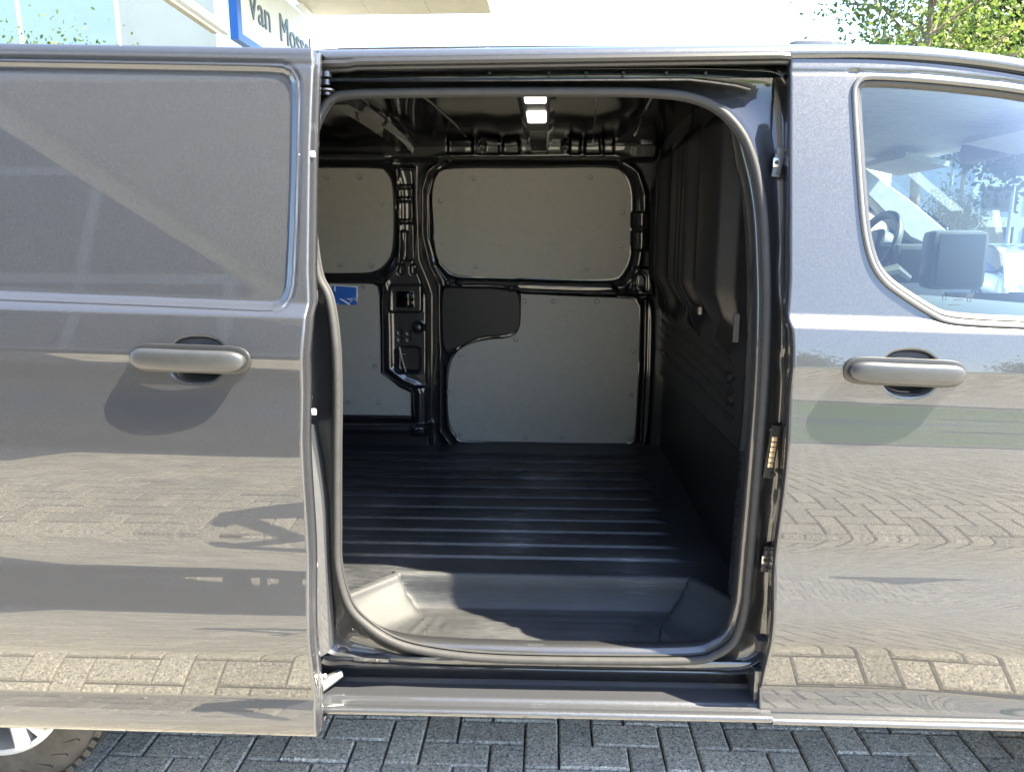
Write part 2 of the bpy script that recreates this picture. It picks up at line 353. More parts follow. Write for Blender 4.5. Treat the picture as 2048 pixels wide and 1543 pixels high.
def handle_cup(pxg, pyg, cx, cy, rx, ry, depth):
    d = (np.abs((pxg-cx)/rx)**2.5+np.abs((pyg-cy)/ry)**2.5)**.4; return depth*(1-sm(.62, 1.0, d))
def door_handle(parent, c, off, tilt):
    """pill shaped pull handle over a scooped cup; c = photo pixel of its centre"""
    p = S(*c, off); L, hh = .131, .0245
    ca, sa = math.cos(tilt), math.sin(tilt)
    def ring(L, hh, y0, depth, pw, n=44, m=20):
        V = []; us = -np.cos(np.linspace(0, math.pi, n))
        for u in us:
            e = (1-abs(u)**9)**.5 if abs(u) < 1 else 0
            for k in range(m):
                a = 2*math.pi*k/m; ch, sh = math.cos(a), math.sin(a)
                zz = hh*e*np.sign(sh)*abs(sh)**.7; yy = y0-depth*(.55+.45*e)*(.5+.5*np.sign(ch)*abs(ch)**.7)*(1 if e > 0 else 0.2)-.010*(1-u*u)*(depth > .01)
                xx = u*L
                V.append((p[0]+xx*ca-zz*sa, p[1]+yy, p[2]+xx*sa+zz*ca))
        Fc = [(i*m+k, (i+1)*m+k, (i+1)*m+(k+1) % m, i*m+(k+1) % m) for i in range(n-1) for k in range(m)]
        return V, Fc
    g = MB(); g.add(*ring(L+.0085, hh+.0085, .004, .0095, 2)); g.build('handle_gasket', 'rubber', parent)
    h = MB(); h.add(*ring(L, hh, -.004, .026, 2)); h.build('handle', 'handle_grey', parent)

# ---- sliding door (open, standing outboard of the rear quarter)
sdoor = None
Z0 = rows(); Z0 = Z0[Z0 < 1.955]; tabL = [(622, 97), (623, 125), (616, 312), (614, 469), (613, 540), (615, 600), (606, 660), (601, 720), (601, 880), (604, 950), (611, 1050), (614, 1133), (614, 1211), (619, 1317), (626, 1387), (628, 1460)]
xe = edge_x(tabL, OUT, Z0); nu = 300
U = np.linspace(0, 1, nu)**.9; Xg = -1.72+(xe[:, None]+1.72)*U[None]; Zn = np.repeat(Z0[:, None], nu, 1); Zg = z_of(Zn, Xg)
Yg = yprof(Zn)+OUT
px, py = proj(np.stack([Xg, Yg, Zg], -1))
rec = [(-760, 106), (572, 128), (597, 152), (594, 330), (586, 560), (582, 590), (556, 622), (540, 622), (-760, 578)]
d = sd_poly(px, py, resamp(crom(np.array([(-760, 106), (-200, 115), (250, 122), (500, 126.5), (545, 128), (570, 131), (588, 144), (596, 166), (597, 210), (595, 330), (591, 450), (587, 540), (584, 575), (575, 602), (558, 618), (530, 621), (480, 619), (250, 609), (-200, 592), (-760, 574)]), 400, True), 160, True).tolist())
Yg = Yg+.013*np.clip((-d-2)/14, 0, 1)+.004*ridge(d-3, 2.6)
Yg += .004*ridge(sd_line(px, py, [(-900, 105), (0, 117), (640, 128.5)]), 2.2)
Yg += handle_cup(px, py, 394, 719, 60, 48, .032)
Yg[-1, :] += .002
P = np.stack([Xg, Yg, Zg], -1)
# rounded edge and the return flange facing the opening
ret = []
for dx, dy in ((.0025, .0012), (.004, .004), (.005, .010), (.005, .022), (.0035, .024), (.0035, .040), (.006, .042), (.006, .062), (-.03, .066), (-.06, .068)):
    q = P[:, -1].copy(); q[:, 0] += dx; q[:, 1] += dy; ret.append(q)
P2 = np.concatenate([P, np.stack(ret, 1)], 1)
# top and bottom returns
top = P2[-1:].copy(); top[..., 1] += .003; top[..., 2] += .004; top2 = top.copy(); top2[..., 1] += .05
bot = P2[:1].copy(); bot[..., 1] += .006; bot[..., 2] -= .006; bot2 = bot.copy(); bot2[..., 1] += .045; bot2[..., 2] += .002
sdoor = grid('sliding_door', np.concatenate([bot2, bot, P2, top, top2], 0), 'body_paint', van)
# inner shell of the door
Zi = np.linspace(.38, 1.97, 60); Xi = np.linspace(-1.70, -.60, 40); Xi, Zi = np.meshgrid(Xi, Zi)
grid('inner_panel', np.stack([Xi, yprof(Zi)+OUT+.062, Zi], -1), 'black_plastic', sdoor, flip=True)
door_handle(sdoor, (381, 717), OUT, -.028)
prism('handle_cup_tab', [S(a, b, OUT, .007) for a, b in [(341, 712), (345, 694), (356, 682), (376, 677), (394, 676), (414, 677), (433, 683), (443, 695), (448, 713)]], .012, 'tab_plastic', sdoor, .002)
# lower roller arm and upper roller of the sliding door
m = MB(); A = PY(640, 1372, .02); B = PY(682, 1345, .06)
m.tube([A+[-.05, -.03, -.004], A, (A+B)/2+[0, 0, .002], B], [.016, .017, .015, .012], 10); m.disc(PY(652, 1362, .0), (0.2, -.6, .8), .005); m.disc(PY(664, 1354, .0), (0.2, -.6, .8), .005); m.disc(PY(650, 1350, .0), (0.2, -.6, .8), .006)
m.build('roller_arm', 'steel', sdoor)
m = MB(); c = PY(652, 160, .175)
for dz, r, h in ((.030, .018, .004), (.012, .014, .012), (-.006, .010, .012), (-.024, .020, .004), (-.032, .010, .006)):
    m.lathe(c+[0, 0, dz], (0, 0, 1), [(1e-4, h/2), (r, h/2), (r, -h/2), (1e-4, -h/2)], 16)
m.box(c[0]-.05, c[0]-.012, c[1]-.01, c[1]+.02, c[2]-.03, c[2]-.022); m.box(c[0]-.05, c[0]-.012, c[1]-.01, c[1]+.02, c[2]+.024, c[2]+.034); m.box(c[0]-.03, c[0]-.022, c[1]-.01, c[1]+.02, c[2]-.024, c[2]+.026)
m.build('upper_roller', 'dark_steel', sdoor)

# ---- front door
Z0 = rows(); Z0 = Z0[Z0 > .346]; tabR = [(1583, 112), (1583, 300), (1583, 560), (1580, 640), (1588, 665), (1590, 700), (1588, 745), (1583, 800), (1580, 870), (1574, 950), (1567, 1010), (1557, 1085), (1551, 1150), (1550, 1240), (1545, 1285), (1526, 1362), (1524, 1420)]
xe = edge_x(tabR, 0, Z0); xe[Z0 < .426] = xe[np.argmin(abs(Z0-.436))]-.003
nu = 260; U = np.linspace(0, 1, nu); Xg = xe[:, None]+(1.62-xe[:, None])*U[None]; Zn = np.repeat(Z0[:, None], nu, 1); Zg = z_of(Zn, Xg)
front_drop = lambda x: .15*np.clip((x-.70)/.9, 0, None)**2
Zg -= front_drop(Xg)*sm(1.4, 1.97, Zn)
# lower crease falls away towards the nose
Yg = yprof(Zn)
lowk = .03*sm(.85, 1.45, Xg)*(1-sm(.60, .75, Zn))*sm(.35, .424, Zn); Zg -= lowk
px, py = proj(np.stack([Xg, Yg, Zg], -1))
WIN = [(1703, 190), (1706, 168), (1720, 153), (1745, 148), (1830, 152), (1950, 163), (2048, 176), (2200, 205), (2380, 270), (2560, 400), (2680, 540), (2690, 660), (2640, 700), (2400, 682), (2200, 665), (2048, 656), (1960, 652), (1898, 646), (1862, 633), (1800, 594), (1765, 566), (1742, 533), (1728, 490), (1720, 440), (1714, 370), (1708, 280)]
WINs = resamp(crom(WIN, 400, True), 260, True)
cut = inset(WINs, 8)
Yg += .005*ridge(sd_line(px, py, [(1560, 142.5), (1700, 144), (1800, 145), (2048, 165), (2300, 215)]), 2.4)*(px < 1715)
Yg += .006*ridge(sd_line(px, py, [(1700, 144), (1830, 146), (1950, 156), (2048, 168), (2300, 218)]), 3)
Yg += handle_cup(px, py, 1820, 746, 60, 48, .032)
P = np.stack([Xg, Yg, Zg], -1)
ins = inside(px, py, cut.tolist()); kf = ~(ins[:-1, :-1] & ins[1:, 1:] & ins[:-1, 1:] & ins[1:, :-1])
ret = []
for dx, dy in ((.05, .050), (.012, .048), (-.002, .044), (-.004, .016), (-.004, .006), (-.002, .0015)):
    q = P[:, 0].copy(); q[:, 0] += dx; q[:, 1] += dy; ret.append(q)
nr = len(ret); P2 = np.concatenate([np.stack(ret, 1), P], 1); kf = np.concatenate([np.ones((kf.shape[0], nr), bool), kf], 1)
top = P2[-1:].copy(); top[..., 1] += .006; top[..., 2] += .003; bot = P2[:1].copy(); bot[..., 1] += .03; bot[..., 2] -= .004
o1 = np.ones((1, kf.shape[1]), bool)
fdoor = grid('front_door', np.concatenate([bot, P2, top], 0), 'body_paint', van, keep=np.concatenate([o1, kf, o1], 0))
door_handle(fdoor, (1808, 744), 0, -.035)
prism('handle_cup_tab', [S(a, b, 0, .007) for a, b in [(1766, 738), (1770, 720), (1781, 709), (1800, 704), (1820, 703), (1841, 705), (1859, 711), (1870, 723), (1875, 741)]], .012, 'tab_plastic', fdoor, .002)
# window trim, rubber and glass
def strip(name, loop, ds, mat, parent):
    rings = []
    for dpx, dy in ds:
        L = inset(loop, dpx); rings.append(np.array([S(a, b, 0, dy) for a, b in L]))
    G = np.stack(rings, 0)
    for g in G: g[:, 2] -= front_drop(g[:, 0])*sm(1.4, 1.97, g[:, 2])*0
    return grid(name, G, mat, parent, closed_u=True)
strip('window_trim', WINs, [(-1, .012), (0, -.003), (2, -.006), (9.5, -.005), (11.5, -.001), (12, .012)], 'trim_satin', fdoor)
strip('window_rubber', WINs, [(11, .010), (11.5, .003), (15, .003), (23, .010), (24, .016)], 'rubber', fdoor)
gl = inset(WINs, 20); gp = np.array([S(a, b, 0, .014) for a, b in gl]); cpt = gp.mean(0); cpt[1] = float(yskin(cpt[0], cpt[2]))+.014
make('window', np.vstack([gp, [cpt]]), [(i, (i+1) % len(gp), len(gp)) for i in range(len(gp))], 'window_glass', fdoor)
# small etched marks on the glass
m = MB()
for (x, y, w_, h_) in [(1892, 596, 1.2, 14), (1898, 594, 1.2, 14), (1920, 594, 14, 1.2), (1922, 600, 18, 1), (1944, 597, 7, .8), (1944, 603, 7, .8), (1941, 600, .8, 7), (1948, 600, .8, 7), (1915, 611, 24, .8)]:
    a, b = S(x-w_/2, y-h_/2, 0, .0125), S(x+w_/2, y+h_/2, 0, .0125); m.box(a[0], b[0], a[1], a[1]+.0004, b[2], a[2])
m.build('glass_marking', 'black_plastic', fdoor, False)

# ---- aperture: the painted ring between the opening's seal and the outer shut line
PAIR = [((700, 181), (640, 136)), ((800, 178), (800, 136)), ((1000, 176), (1000, 134)), ((1200, 176), (1200, 132)), ((1300, 178), (1300, 131)), ((1380, 187), (1400, 130)), ((1440, 212), (1500, 129)), ((1485, 258), (1576, 134)),
 ((1510, 310), (1586, 200)), ((1525, 370), (1586, 300)), ((1534, 440), (1586, 400)), ((1538, 520), (1586, 500)), ((1540, 600), (1585, 600)), ((1538, 700), (1590, 690)), ((1533, 800), (1587, 800)), ((1525, 900), (1580, 900)), ((1517, 1000), (1570, 1000)),
 ((1510, 1080), (1560, 1080)), ((1503, 1160), (1555, 1160)), ((1496, 1220), (1553, 1230)), ((1475, 1280), (1546, 1300)), ((1435, 1312), (1500, 1334)), ((1380, 1325), (1400, 1338)), ((1200, 1326), (1200, 1337)), ((1000, 1322), (1000, 1333)),
 ((880, 1311), (880, 1328)), ((790, 1290), (780, 1324)), ((725, 1250), (700, 1320)), ((688, 1205), (640, 1310)), ((668, 1130), (600, 1200)), ((666, 1050), (590, 1050)), ((666, 900), (585, 900)), ((667, 780), (585, 780)), ((663, 680), (585, 680)),
 ((651, 600), (585, 600)), ((629, 550), (585, 540)), ((615, 450), (585, 450)), ((612, 350), (585, 350)), ((618, 270), (585, 260)), ((640, 215), (588, 190)), ((662, 190), (600, 150))]
def yseal(z): return np.interp(z, [.40, .47, .6, .9, 1.3, 1.6, 1.9, 2.0], [.060, .062, .070, .085, .095, .140, .205, .22])
def atdepth(px_, py_, f):
    Y = .08
    for _ in range(10): p = PY(px_, py_, Y); Y = float(f(p[2]))
    return PY(px_, py_, Y)
inn = crom([a for a, b in PAIR], 320, True); out = crom([b for a, b in PAIR], 320, True)
wid = np.linalg.norm(inn-out, axis=1)
dprof = [(0, -.02), (.02, .0), (.04, .03), (.09, .032), (.12, .002), (.145, -.008), (.17, -.006), (.20, .010), (.30, .018), (.55, .02), (.75, .015), (.9, .008), (1.0, .004), (1.12, .004)]
rings = []
for t_, dd in dprof:
    q = out*(1-t_)+inn*t_
    amp = np.clip(wid/48, .05, 1)
    rings.append(np.array([atdepth(a, b, yseal)+[0, dd*k, 0] for (a, b), k in zip(q, amp)]))
# gentle dents pressed into the pillar
G = np.stack(rings, 0); gx, gy = proj(G)
for (x, y, rx, ry, h) in [(1556, 720, 6, 22, .008), (1552, 330, 9, 16, .006), (1548, 560, 8, 60, .004), (1545, 1010, 9, 40, -.006), (1530, 1200, 10, 40, .006)]:
    G[..., 1] += h*(1-sm(.5, 1, np.hypot((gx-x)/rx, (gy-y)/ry)))
grid('door_aperture', G, 'shaded_frame_paint', van, closed_u=True)
# main rubber seal round the opening
cen = inset(inn, 9)
loop = np.array([atdepth(a, b, yseal)+[0, -.010, 0] for a, b in cen])
loop += (np.roll(loop, 1, 0)*0)
sl_ = MB(); sl_.tube(loop, .0108, 12, closed=True)
lip = np.array([atdepth(a, b, yseal)+[0, .004, 0] for a, b in inset(inn, 15)]); sl_.tube(lip, .0035, 8, closed=True)
sl_.build('door_seal', 'seal_rubber', van)
# inner return of the frame into the load space
lf = sm(1000, 760, inn[:, 0]); tp = sm(330, 200, inn[:, 1]); wr = 1-.45*np.maximum(lf, tp)
rr = []
for dpx, dy, k in ((16, .006, 0), (24, .010, 0), (25, .05, 0), (24, .10, 0), (16, .135, 0), (-10, .14, 0), (-40, .14, 0)):
    q_ = np.array([atdepth(a, b, yseal) for a, b in inset(inn, dpx if dpx < 0 else (dpx*wr)[:, None])])+[0, dy, 0]
    q_[:, 0] -= dy*.7*lf; q_[:, 2] += dy*.6*tp; rr.append(q_)
G = np.stack(rr, 0); gx, gy = proj(G)
keepr = np.ones((len(rr)-1, 320), bool); mid = (inn+np.roll(inn, -1, 0))/2
keepr[2:, (mid[:, 1] > 1215)] = False
grid('frame_return', G, 'shaded_frame_paint', van, keep=keepr, closed_u=True)
# header: roof gutter strip, flock weatherstrip, rail channel
def hx(px_, py_, y): return PY(px_, py_, y)
m = MB()
for y0, dep, r in ((126, .165, .010), (137, .172, .007)):
    pts = [hx(x, y0+(-14*(x-640)/940 if True else 0)+(3 if x < 700 else 0), dep) for x in np.linspace(600, 1560, 60)]+[hx(1574, y0-13, dep+.004), hx(1581, y0-6, dep+.02)]
    m.tube(pts, r, 8)
m.build('weatherstrip', 'rubber', van)
m = MB()
pts = [hx(x, 160+(x-640)*-.002, .192) for x in np.linspace(600, 1380, 40)]+[hx(1420, 163, .194), hx(1470, 170, .20), hx(1500, 178, .21)]
m.tube(pts, .0045, 8); m.build('door_rail', 'body_paint', van)
for x in (980, 1098, 1172, 1247, 1332, 1411): m = MB(); m.disc(hx(x, 147, .212), (0, -1, 0), .005, 12, .003); m.build('rail_rivet', 'rubber', van)
# roof and its gutter, whole length; falls away to the windscreen
xs = np.concatenate([np.linspace(-2.42, .6, 40), np.linspace(.65, 1.35, 24)])
prof = [(.168, 1.978), (.164, 1.982), (.164, 1.992), (.168, 2.001), (.178, 2.009), (.20, 2.016), (.25, 2.024), (.34, 2.028), (.36, 2.018), (.40, 2.018), (.42, 2.030), (.75, 2.045), (1.0, 2.050)]
prof = prof+[(2.0-y, z) for y, z in prof[::-1][1:]]
G = np.zeros((len(prof), len(xs), 3))
for i, (y, z) in enumerate(prof):
    G[i, :, 0] = xs; G[i, :, 1] = y; G[i, :, 2] = z-.006-front_drop(xs)*1.1+.012*np.clip((.6-xs)/1.2, 0, 1)*0
px_, _ = proj(G)
grid('roof', G, 'body_paint', van)
m = MB(); c = PY(1600, 90, .42); m.box(c[0]-.04, c[0]+.10, .36, .42, 2.0, 2.060, .012); m.build('roof_rack_cap', 'body_paint', van)
G2 = G[:3].copy(); 
m = MB(); m.tube([(x, .178, 1.972-front_drop(x)*1.1) for x in xs], .006, 6); m.build('gutter_strip', 'rubber', van)
# cant rail panel above the header (between gutter and weatherstrip) 
# sill: painted step plate with the roller slot behind it
def extr(name, prof, x0, x1, mat, nx=24, bend=None, sharp=None):
    xs = np.linspace(x0, x1, nx); G = np.zeros((len(prof), nx, 3))
    for i, (y, z) in enumerate(prof): G[i, :, 0] = xs; G[i, :, 1] = y; G[i, :, 2] = z
    if bend is not None: G[..., 2] += bend(G[..., 0])
    return grid(name, G, mat, van, sharp=sharp)
sb = lambda x: .008*(x+.1)
extr('sill', [(.062, .462), (.060, .458), (.058, .446), (.060, .442), (.122, .440), (.128, .436), (.130, .392), (.126, .384), (.092, .382), (.088, .386), (.084, .386), (.080, .379), (.070, .376), (.030, .3705), (.020, .3690), (.017, .3655), (.004, .3645), (.000, .362), (-.004, .3615), (-.014, .361), (-.020, .358), (-.023, .353), (-.022, .347), (-.015, .341), (.0, .337), (.03, .335), (.20, .335)], -2.2, .585, 'body_paint', 40, sb)
extr('sill_lower', [(.02, .350), (-.004, .3495), (-.016, .3485), (-.022, .345), (-.024, .340), (-.021, .334), (-.012, .329), (.01, .325), (.20, .325)], .5855, 1.75, 'body_paint', 20, lambda x: .012+0*x)
m = MB(); m.box(.548, .585, .030, .13, .373, .462, .004); m.build('sill_end', 'body_paint', van)
m = MB(); c = PY(745, 1322, .055); m.box(c[0]-.05, c[0]+.045, .052, .057, .447, .4585, .0015); m.disc((c[0]+.012, .051, .453), (0, -1, 0), .0045); m.disc((c[0]-.02, .051, .453), (0, -1, 0), .003); m.build('stop_bracket', 'dark_steel', van)

# ---- load floor with ribs, step well
FL = .555
xs = np.linspace(-2.3, .66, 92); ys = np.linspace(.15, 1.90, 520); Xf, Yf = np.meshgrid(xs, ys)
ribs = [.50, .60, .72, .83, .95, 1.07, 1.19, 1.31, 1.43, 1.55, 1.67]
Zf = np.full_like(Xf, FL)
for i, r in enumerate(ribs):
    h = np.abs(Yf-r)-.013; endd = sm(.47, .42, Xf); Zf += .010*sm(.007, -.003, h)*endd; Zf += .004*ridge(Yf-r-.055, .006)*endd*(i % 2)
stepP = [(-.585, .10), (-.585, .197), (-.45, .345), (-.425, .362), (.425, .365), (.45, .352), (.552, .200), (.552, .10)]
sdst = sd_poly(Xf, Yf, stepP)
keepf = (sdst[:-1, :-1] > -.006) & (sdst[1:, 1:] > -.006) & (sdst[1:, :-1] > -.006) & (sdst[:-1, 1:] > -.006)
keepf &= ~((Yf[:-1, :-1] < .18) & (Xf[:-1, :-1] > -.60) & (Xf[:-1, :-1] < .56))
grid('load_floor', np.stack([Xf, Yf, Zf], -1), 'floor_liner', van, keep=keepf)
def poly(pts, n=150): return resamp(crom(pts, 300), n)
L = [
 [(-.625, .165, FL+.001), (-.60, .19, FL+.001), (-.462, .352, FL+.001), (-.42, .377, FL+.001), (0, .380, FL+.001), (.42, .380, FL+.001), (.462, .365, FL+.001), (.565, .205, FL+.001), (.59, .165, FL+.001)],
 [(-.615, .160, FL+.007), (-.59, .187, FL+.007), (-.455, .343, FL+.007), (-.415, .368, FL+.007), (0, .371, FL+.007), (.415, .371, FL+.007), (.455, .356, FL+.007), (.558, .20, FL+.007), (.58, .160, FL+.007)],
 [(-.600, .150, FL+.005), (-.575, .175, FL+.005), (-.440, .330, FL+.005), (-.405, .352, FL+.005), (0, .355, FL+.005), (.405, .355, FL+.005), (.44, .34, FL+.005), (.545, .19, FL+.005), (.57, .15, FL+.005)],
 [(-.598, .145, FL-.014), (-.572, .165, FL-.014), (-.432, .322, FL-.014), (-.400, .345, FL-.014), (0, .348, FL-.014), (.400, .348, FL-.014), (.432, .333, FL-.014), (.540, .18, FL-.014), (.57, .145, FL-.014)],
 [(-.596, .135, FL-.045), (-.565, .15, FL-.045), (-.418, .305, FL-.030), (-.385, .340, FL-.05), (0, .343, FL-.05), (.385, .343, FL-.05), (.418, .318, FL-.03), (.535, .16, FL-.045), (.57, .135, FL-.045)],
 [(-.592, .115, FL-.068), (-.55, .13, FL-.066), (-.392, .285, FL-.065), (-.360, .327, FL-.082), (0, .331, FL-.082), (.36, .331, FL-.082), (.392, .295, FL-.065), (.525, .14, FL-.066), (.57, .115, FL-.068)],
 [(-.588, .10, FL-.078), (-.53, .115, FL-.080), (-.37, .262, FL-.088), (-.340, .306, FL-.091), (0, .310, FL-.091), (.34, .310, FL-.091), (.37, .27, FL-.088), (.505, .125, FL-.080), (.57, .10, FL-.078)],
 [(-.586, .088, FL-.086), (-.50, .10, FL-.090), (-.34, .20, FL-.093), (-.31, .21, FL-.094), (0, .215, FL-.094), (.31, .21, FL-.094), (.34, .20, FL-.093), (.48, .10, FL-.090), (.57, .088, FL-.086)],
 [(-.58, .074, FL-.092), (-.48, .074, FL-.094), (-.33, .074, FL-.096), (-.30, .074, FL-.096), (0, .074, FL-.096), (.30, .074, FL-.096), (.33, .074, FL-.096), (.46, .074, FL-.094), (.57, .074, FL-.092)]]
ctrl = np.stack([poly(q) for q in L], 1)                     # (150, 9, 3)
G = np.stack([crom(c, 64) for c in ctrl], 1).transpose(1, 0, 2)
# moulded grip lines on the tread
gx, gy = proj(G); onT = sm(FL-.086, FL-.090, G[..., 2])
for pts in ([(823, 1264), (856, 1232), (1290, 1238), (1335, 1270)], [(853, 1262), (876, 1238)], [(853, 1263), (1300, 1272)], [(886, 1255), (900, 1245), (1250, 1251), (1290, 1262)], [(886, 1255), (1240, 1262)]):
    G[..., 2] += .0045*ridge(sd_line(gx, gy, pts), 2.6)*onT
grid('step_well', G, 'step_plastic', van, flip=True)
# ---- far wall of the load space, pressed steel with board infills
def yfar(z): return np.interp(z, [.5, 1.3, 1.6, 1.95], [1.865, 1.845, 1.80, 1.72])
xs = np.concatenate([np.linspace(-2.3, -1.05, 40), np.linspace(-1.04, .66, 350)]); zs = np.linspace(.54, 1.97, 330)
Xw, Zw = np.meshgrid(xs, zs); Yw = yfar(Zw); px, py = proj(np.stack([Xw, Yw, Zw], -1))
H = np.zeros_like(px)
def rr_path(x0, x1, y0, y1, r, n=9):
    P_ = []
    for cx_, cy_, a0 in ((x1-r, y0+r, -90), (x1-r, y1-r, 0), (x0+r, y1-r, 90), (x0+r, y0+r, 180)):
        P_ += [(cx_+r*math.cos(R(a0+90*k/(n-1))), cy_+r*math.sin(R(a0+90*k/(n-1)))) for k in range(n)]
    return P_
PAN_UR = resamp(crom([(905, 337), (1060, 336), (1215, 335), (1248, 350), (1261, 385), (1261, 440), (1259, 505), (1247, 540), (1215, 558), (1060, 556), (925, 551), (890, 535), (872, 508), (867, 450), (864, 390), (873, 352)], 300, True), 120, True)
PAN_UL = resamp(crom([(300, 332), (600, 335), (745, 336), (770, 343), (783, 370), (786, 430), (784, 490), (775, 520), (748, 542), (700, 546), (600, 545), (300, 538)], 300, True), 120, True)
PAN_LR = resamp(crom([(1042, 590), (1050, 588), (1140, 592), (1255, 597), (1272, 606), (1279, 630), (1277, 740), (1270, 862), (1262, 880), (1240, 886), (1080, 884), (935, 881), (912, 870), (899, 845), (895, 800), (897, 750), (906, 715), (930, 692), (970, 680), (1010, 676), (1030, 668), (1040, 645)], 400, True), 170, True)
PAN_LL = np.array([(300, 560), (640, 566), (745, 568), (754, 573), (758, 590), (760, 660), (761, 745), (775, 756), (800, 776), (822, 785), (822, 831), (640, 829), (300, 825)])
PAN_BOX = resamp(crom([(900, 575), (1010, 577), (1034, 585), (1040, 612), (1040, 640), (1036, 658), (1015, 668), (985, 670), (950, 677), (915, 694), (897, 697), (888, 685), (885, 640), (885, 600), (889, 580)], 240, True), 110, True)
for pan in (PAN_UR, PAN_UL, PAN_LR, PAN_LL):
    d = sd_poly(px, py, pan.tolist()); H += -.020*sm(14, 3, d)+.010*ridge(d-22, 6)
d = sd_poly(px, py, PAN_BOX.tolist()); H += -.012*sm(10, 2, d)*0+.008*ridge(d-5, 4)
H += .05*sm(8, -2, sd_rrect(px, py, 300, 1310, 276, 318, 12))                       # cant rail
for q in ((898, 948, 292, 311, 5), (955, 1000, 292, 312, 5), (1006, 1040, 292, 311, 5), (1138, 1160, 291, 312, 5), (1168, 1200, 291, 312, 4), (1204, 1226, 291, 312, 4)):
    H += -.018*sm(2, -3, sd_rrect(px, py, *q))
for q in ((965, 300), (1130, 300)): H += .02*sm(9, 5, np.hypot(px-q[0], py-q[1]))-.02*sm(5, 3, np.hypot(px-q[0], py-q[1]))
H += .045*sm(6, -3, sd_poly(px, py, [(915, 562), (985, 563), (1060, 566), (1222, 570), (1232, 582), (1230, 588), (1060, 583), (985, 573), (925, 573)]))   # mid beam
d = sd_poly(px, py, [(792, 335), (828, 335), (832, 520), (852, 570), (858, 590), (858, 860), (832, 862), (826, 782), (765, 748), (764, 600), (770, 565), (796, 530), (800, 480)])
H += .045*sm(5, -5, d)                                                            # pillar
H += .03*ridge(sd_line(px, py, [(880, 325), (858, 345), (848, 380), (848, 470), (862, 530), (880, 570), (882, 700), (884, 860), (905, 888)]), 5)
H += .022*ridge(sd_line(px, py, [(905, 322), (868, 345), (858, 390), (860, 480), (872, 530), (895, 560)]), 3)
for q in ((805, 816, 462, 522, 4), (800, 812, 528, 548, 5), (824, 835, 528, 548, 5), (792, 800, 380, 420, 3), (800, 826, 340, 372, 4), (802, 824, 378, 396, 3), (803, 825, 404, 440, 3), (804, 828, 446, 520, 4)):
    H += -.014*sm(2, -2, sd_rrect(px, py, *q))
H += .014*sm(2, -3, sd_rrect(px, py, 783, 848, 568, 622, 5)); H += .020*sm(14, 4, np.hypot(px-840, py-652))
H += -.05*sm(2, -3, sd_rrect(px, py, 795, 842, 692, 742, 8))
for q in ((804, 662), (821, 663), (804, 676), (821, 676)): H += -.01*sm(4, 2, np.hypot(px-q[0], py-q[1]))
H += .020*sm(2, -3, sd_rrect(px, py, 826, 858, 768, 842, 3))
H += .06*sm(3, -3, sd_rrect(px, py, 300, 864, 842, 900, 3))                         # wheel box ledge
H += .02*sm(3, -3, sd_poly(px, py, [(1268, 535), (1300, 535), (1308, 590), (1262, 588)]))-.01*sm(2, -2, sd_rrect(px, py, 1270, 1293, 545, 585, 10))+.008*sm(2, -2, sd_rrect(px, py, 1273, 1290, 549, 581, 8))
H += .018*ridge(sd_line(px, py, [(1290, 600), (1287, 740), (1280, 880)]), 4)
H += .03*sm(4, -2, sd_rrect(px, py, 1268, 1300, 330, 420, 8))*0+.015*ridge(sd_line(px, py, [(1235, 322), (1275, 345), (1290, 390), (1290, 420)]), 5)
H += .02*sm(3, -2, sd_rrect(px, py, 1266, 1296, 425, 455, 3))+.02*sm(3, -2, sd_rrect(px, py, 1266, 1296, 462, 500, 3))
H += .03*sm(900, 884, py)*0
wall = grid('inner_side_wall', np.stack([Xw, Yw-H, Zw], -1), 'shaded_inner_paint', van)
def board(name, pan, dy, mat='panel_board', th=.008, label=None):
    return prism(name, np.array([atdepth(a, b, yfar)+[0, dy, 0] for a, b in pan]), th, mat, wall, .0025, label)
board('wall_panel', PAN_UR, .006, label='upper grey wall board behind the door opening'); board('wall_panel', PAN_UL, .006); board('wall_panel', PAN_LR, .004, label='lower grey wall board cut round the black cover'); board('wall_panel', PAN_LL, .004)
board('access_cover', PAN_BOX, -.012, 'cover_black', .03)
def fasteners(pts, dy):
    me0 = None
    for a, b in pts:
        c = atdepth(a, b, yfar)+[0, dy, 0]
        m = MB(); m.lathe(c, (0, -1, 0), [(1e-4, .0010), (.007, .0010), (.0095, .0050), (.0125, .0046), (.0140, 0)], 14); m.build('panel_fastener', 'fastener_grey', wall)
fasteners([(948, 356), (1181, 354), (880, 401), (1084, 403), (1246, 425), (884, 484), (1084, 491), (1242, 492), (952, 534), (1174, 541), (652, 354), (718, 353), (763, 406), (680, 530), (742, 532)], .006)
fasteners([(1048, 602), (1107, 603), (1194, 603), (1032, 679), (920, 711), (1267, 703), (899, 784), (1264, 790), (920, 869), (1050, 875), (1124, 876), (1257, 876), (726, 573), (749, 732), (695, 804), (755, 805)], .004)
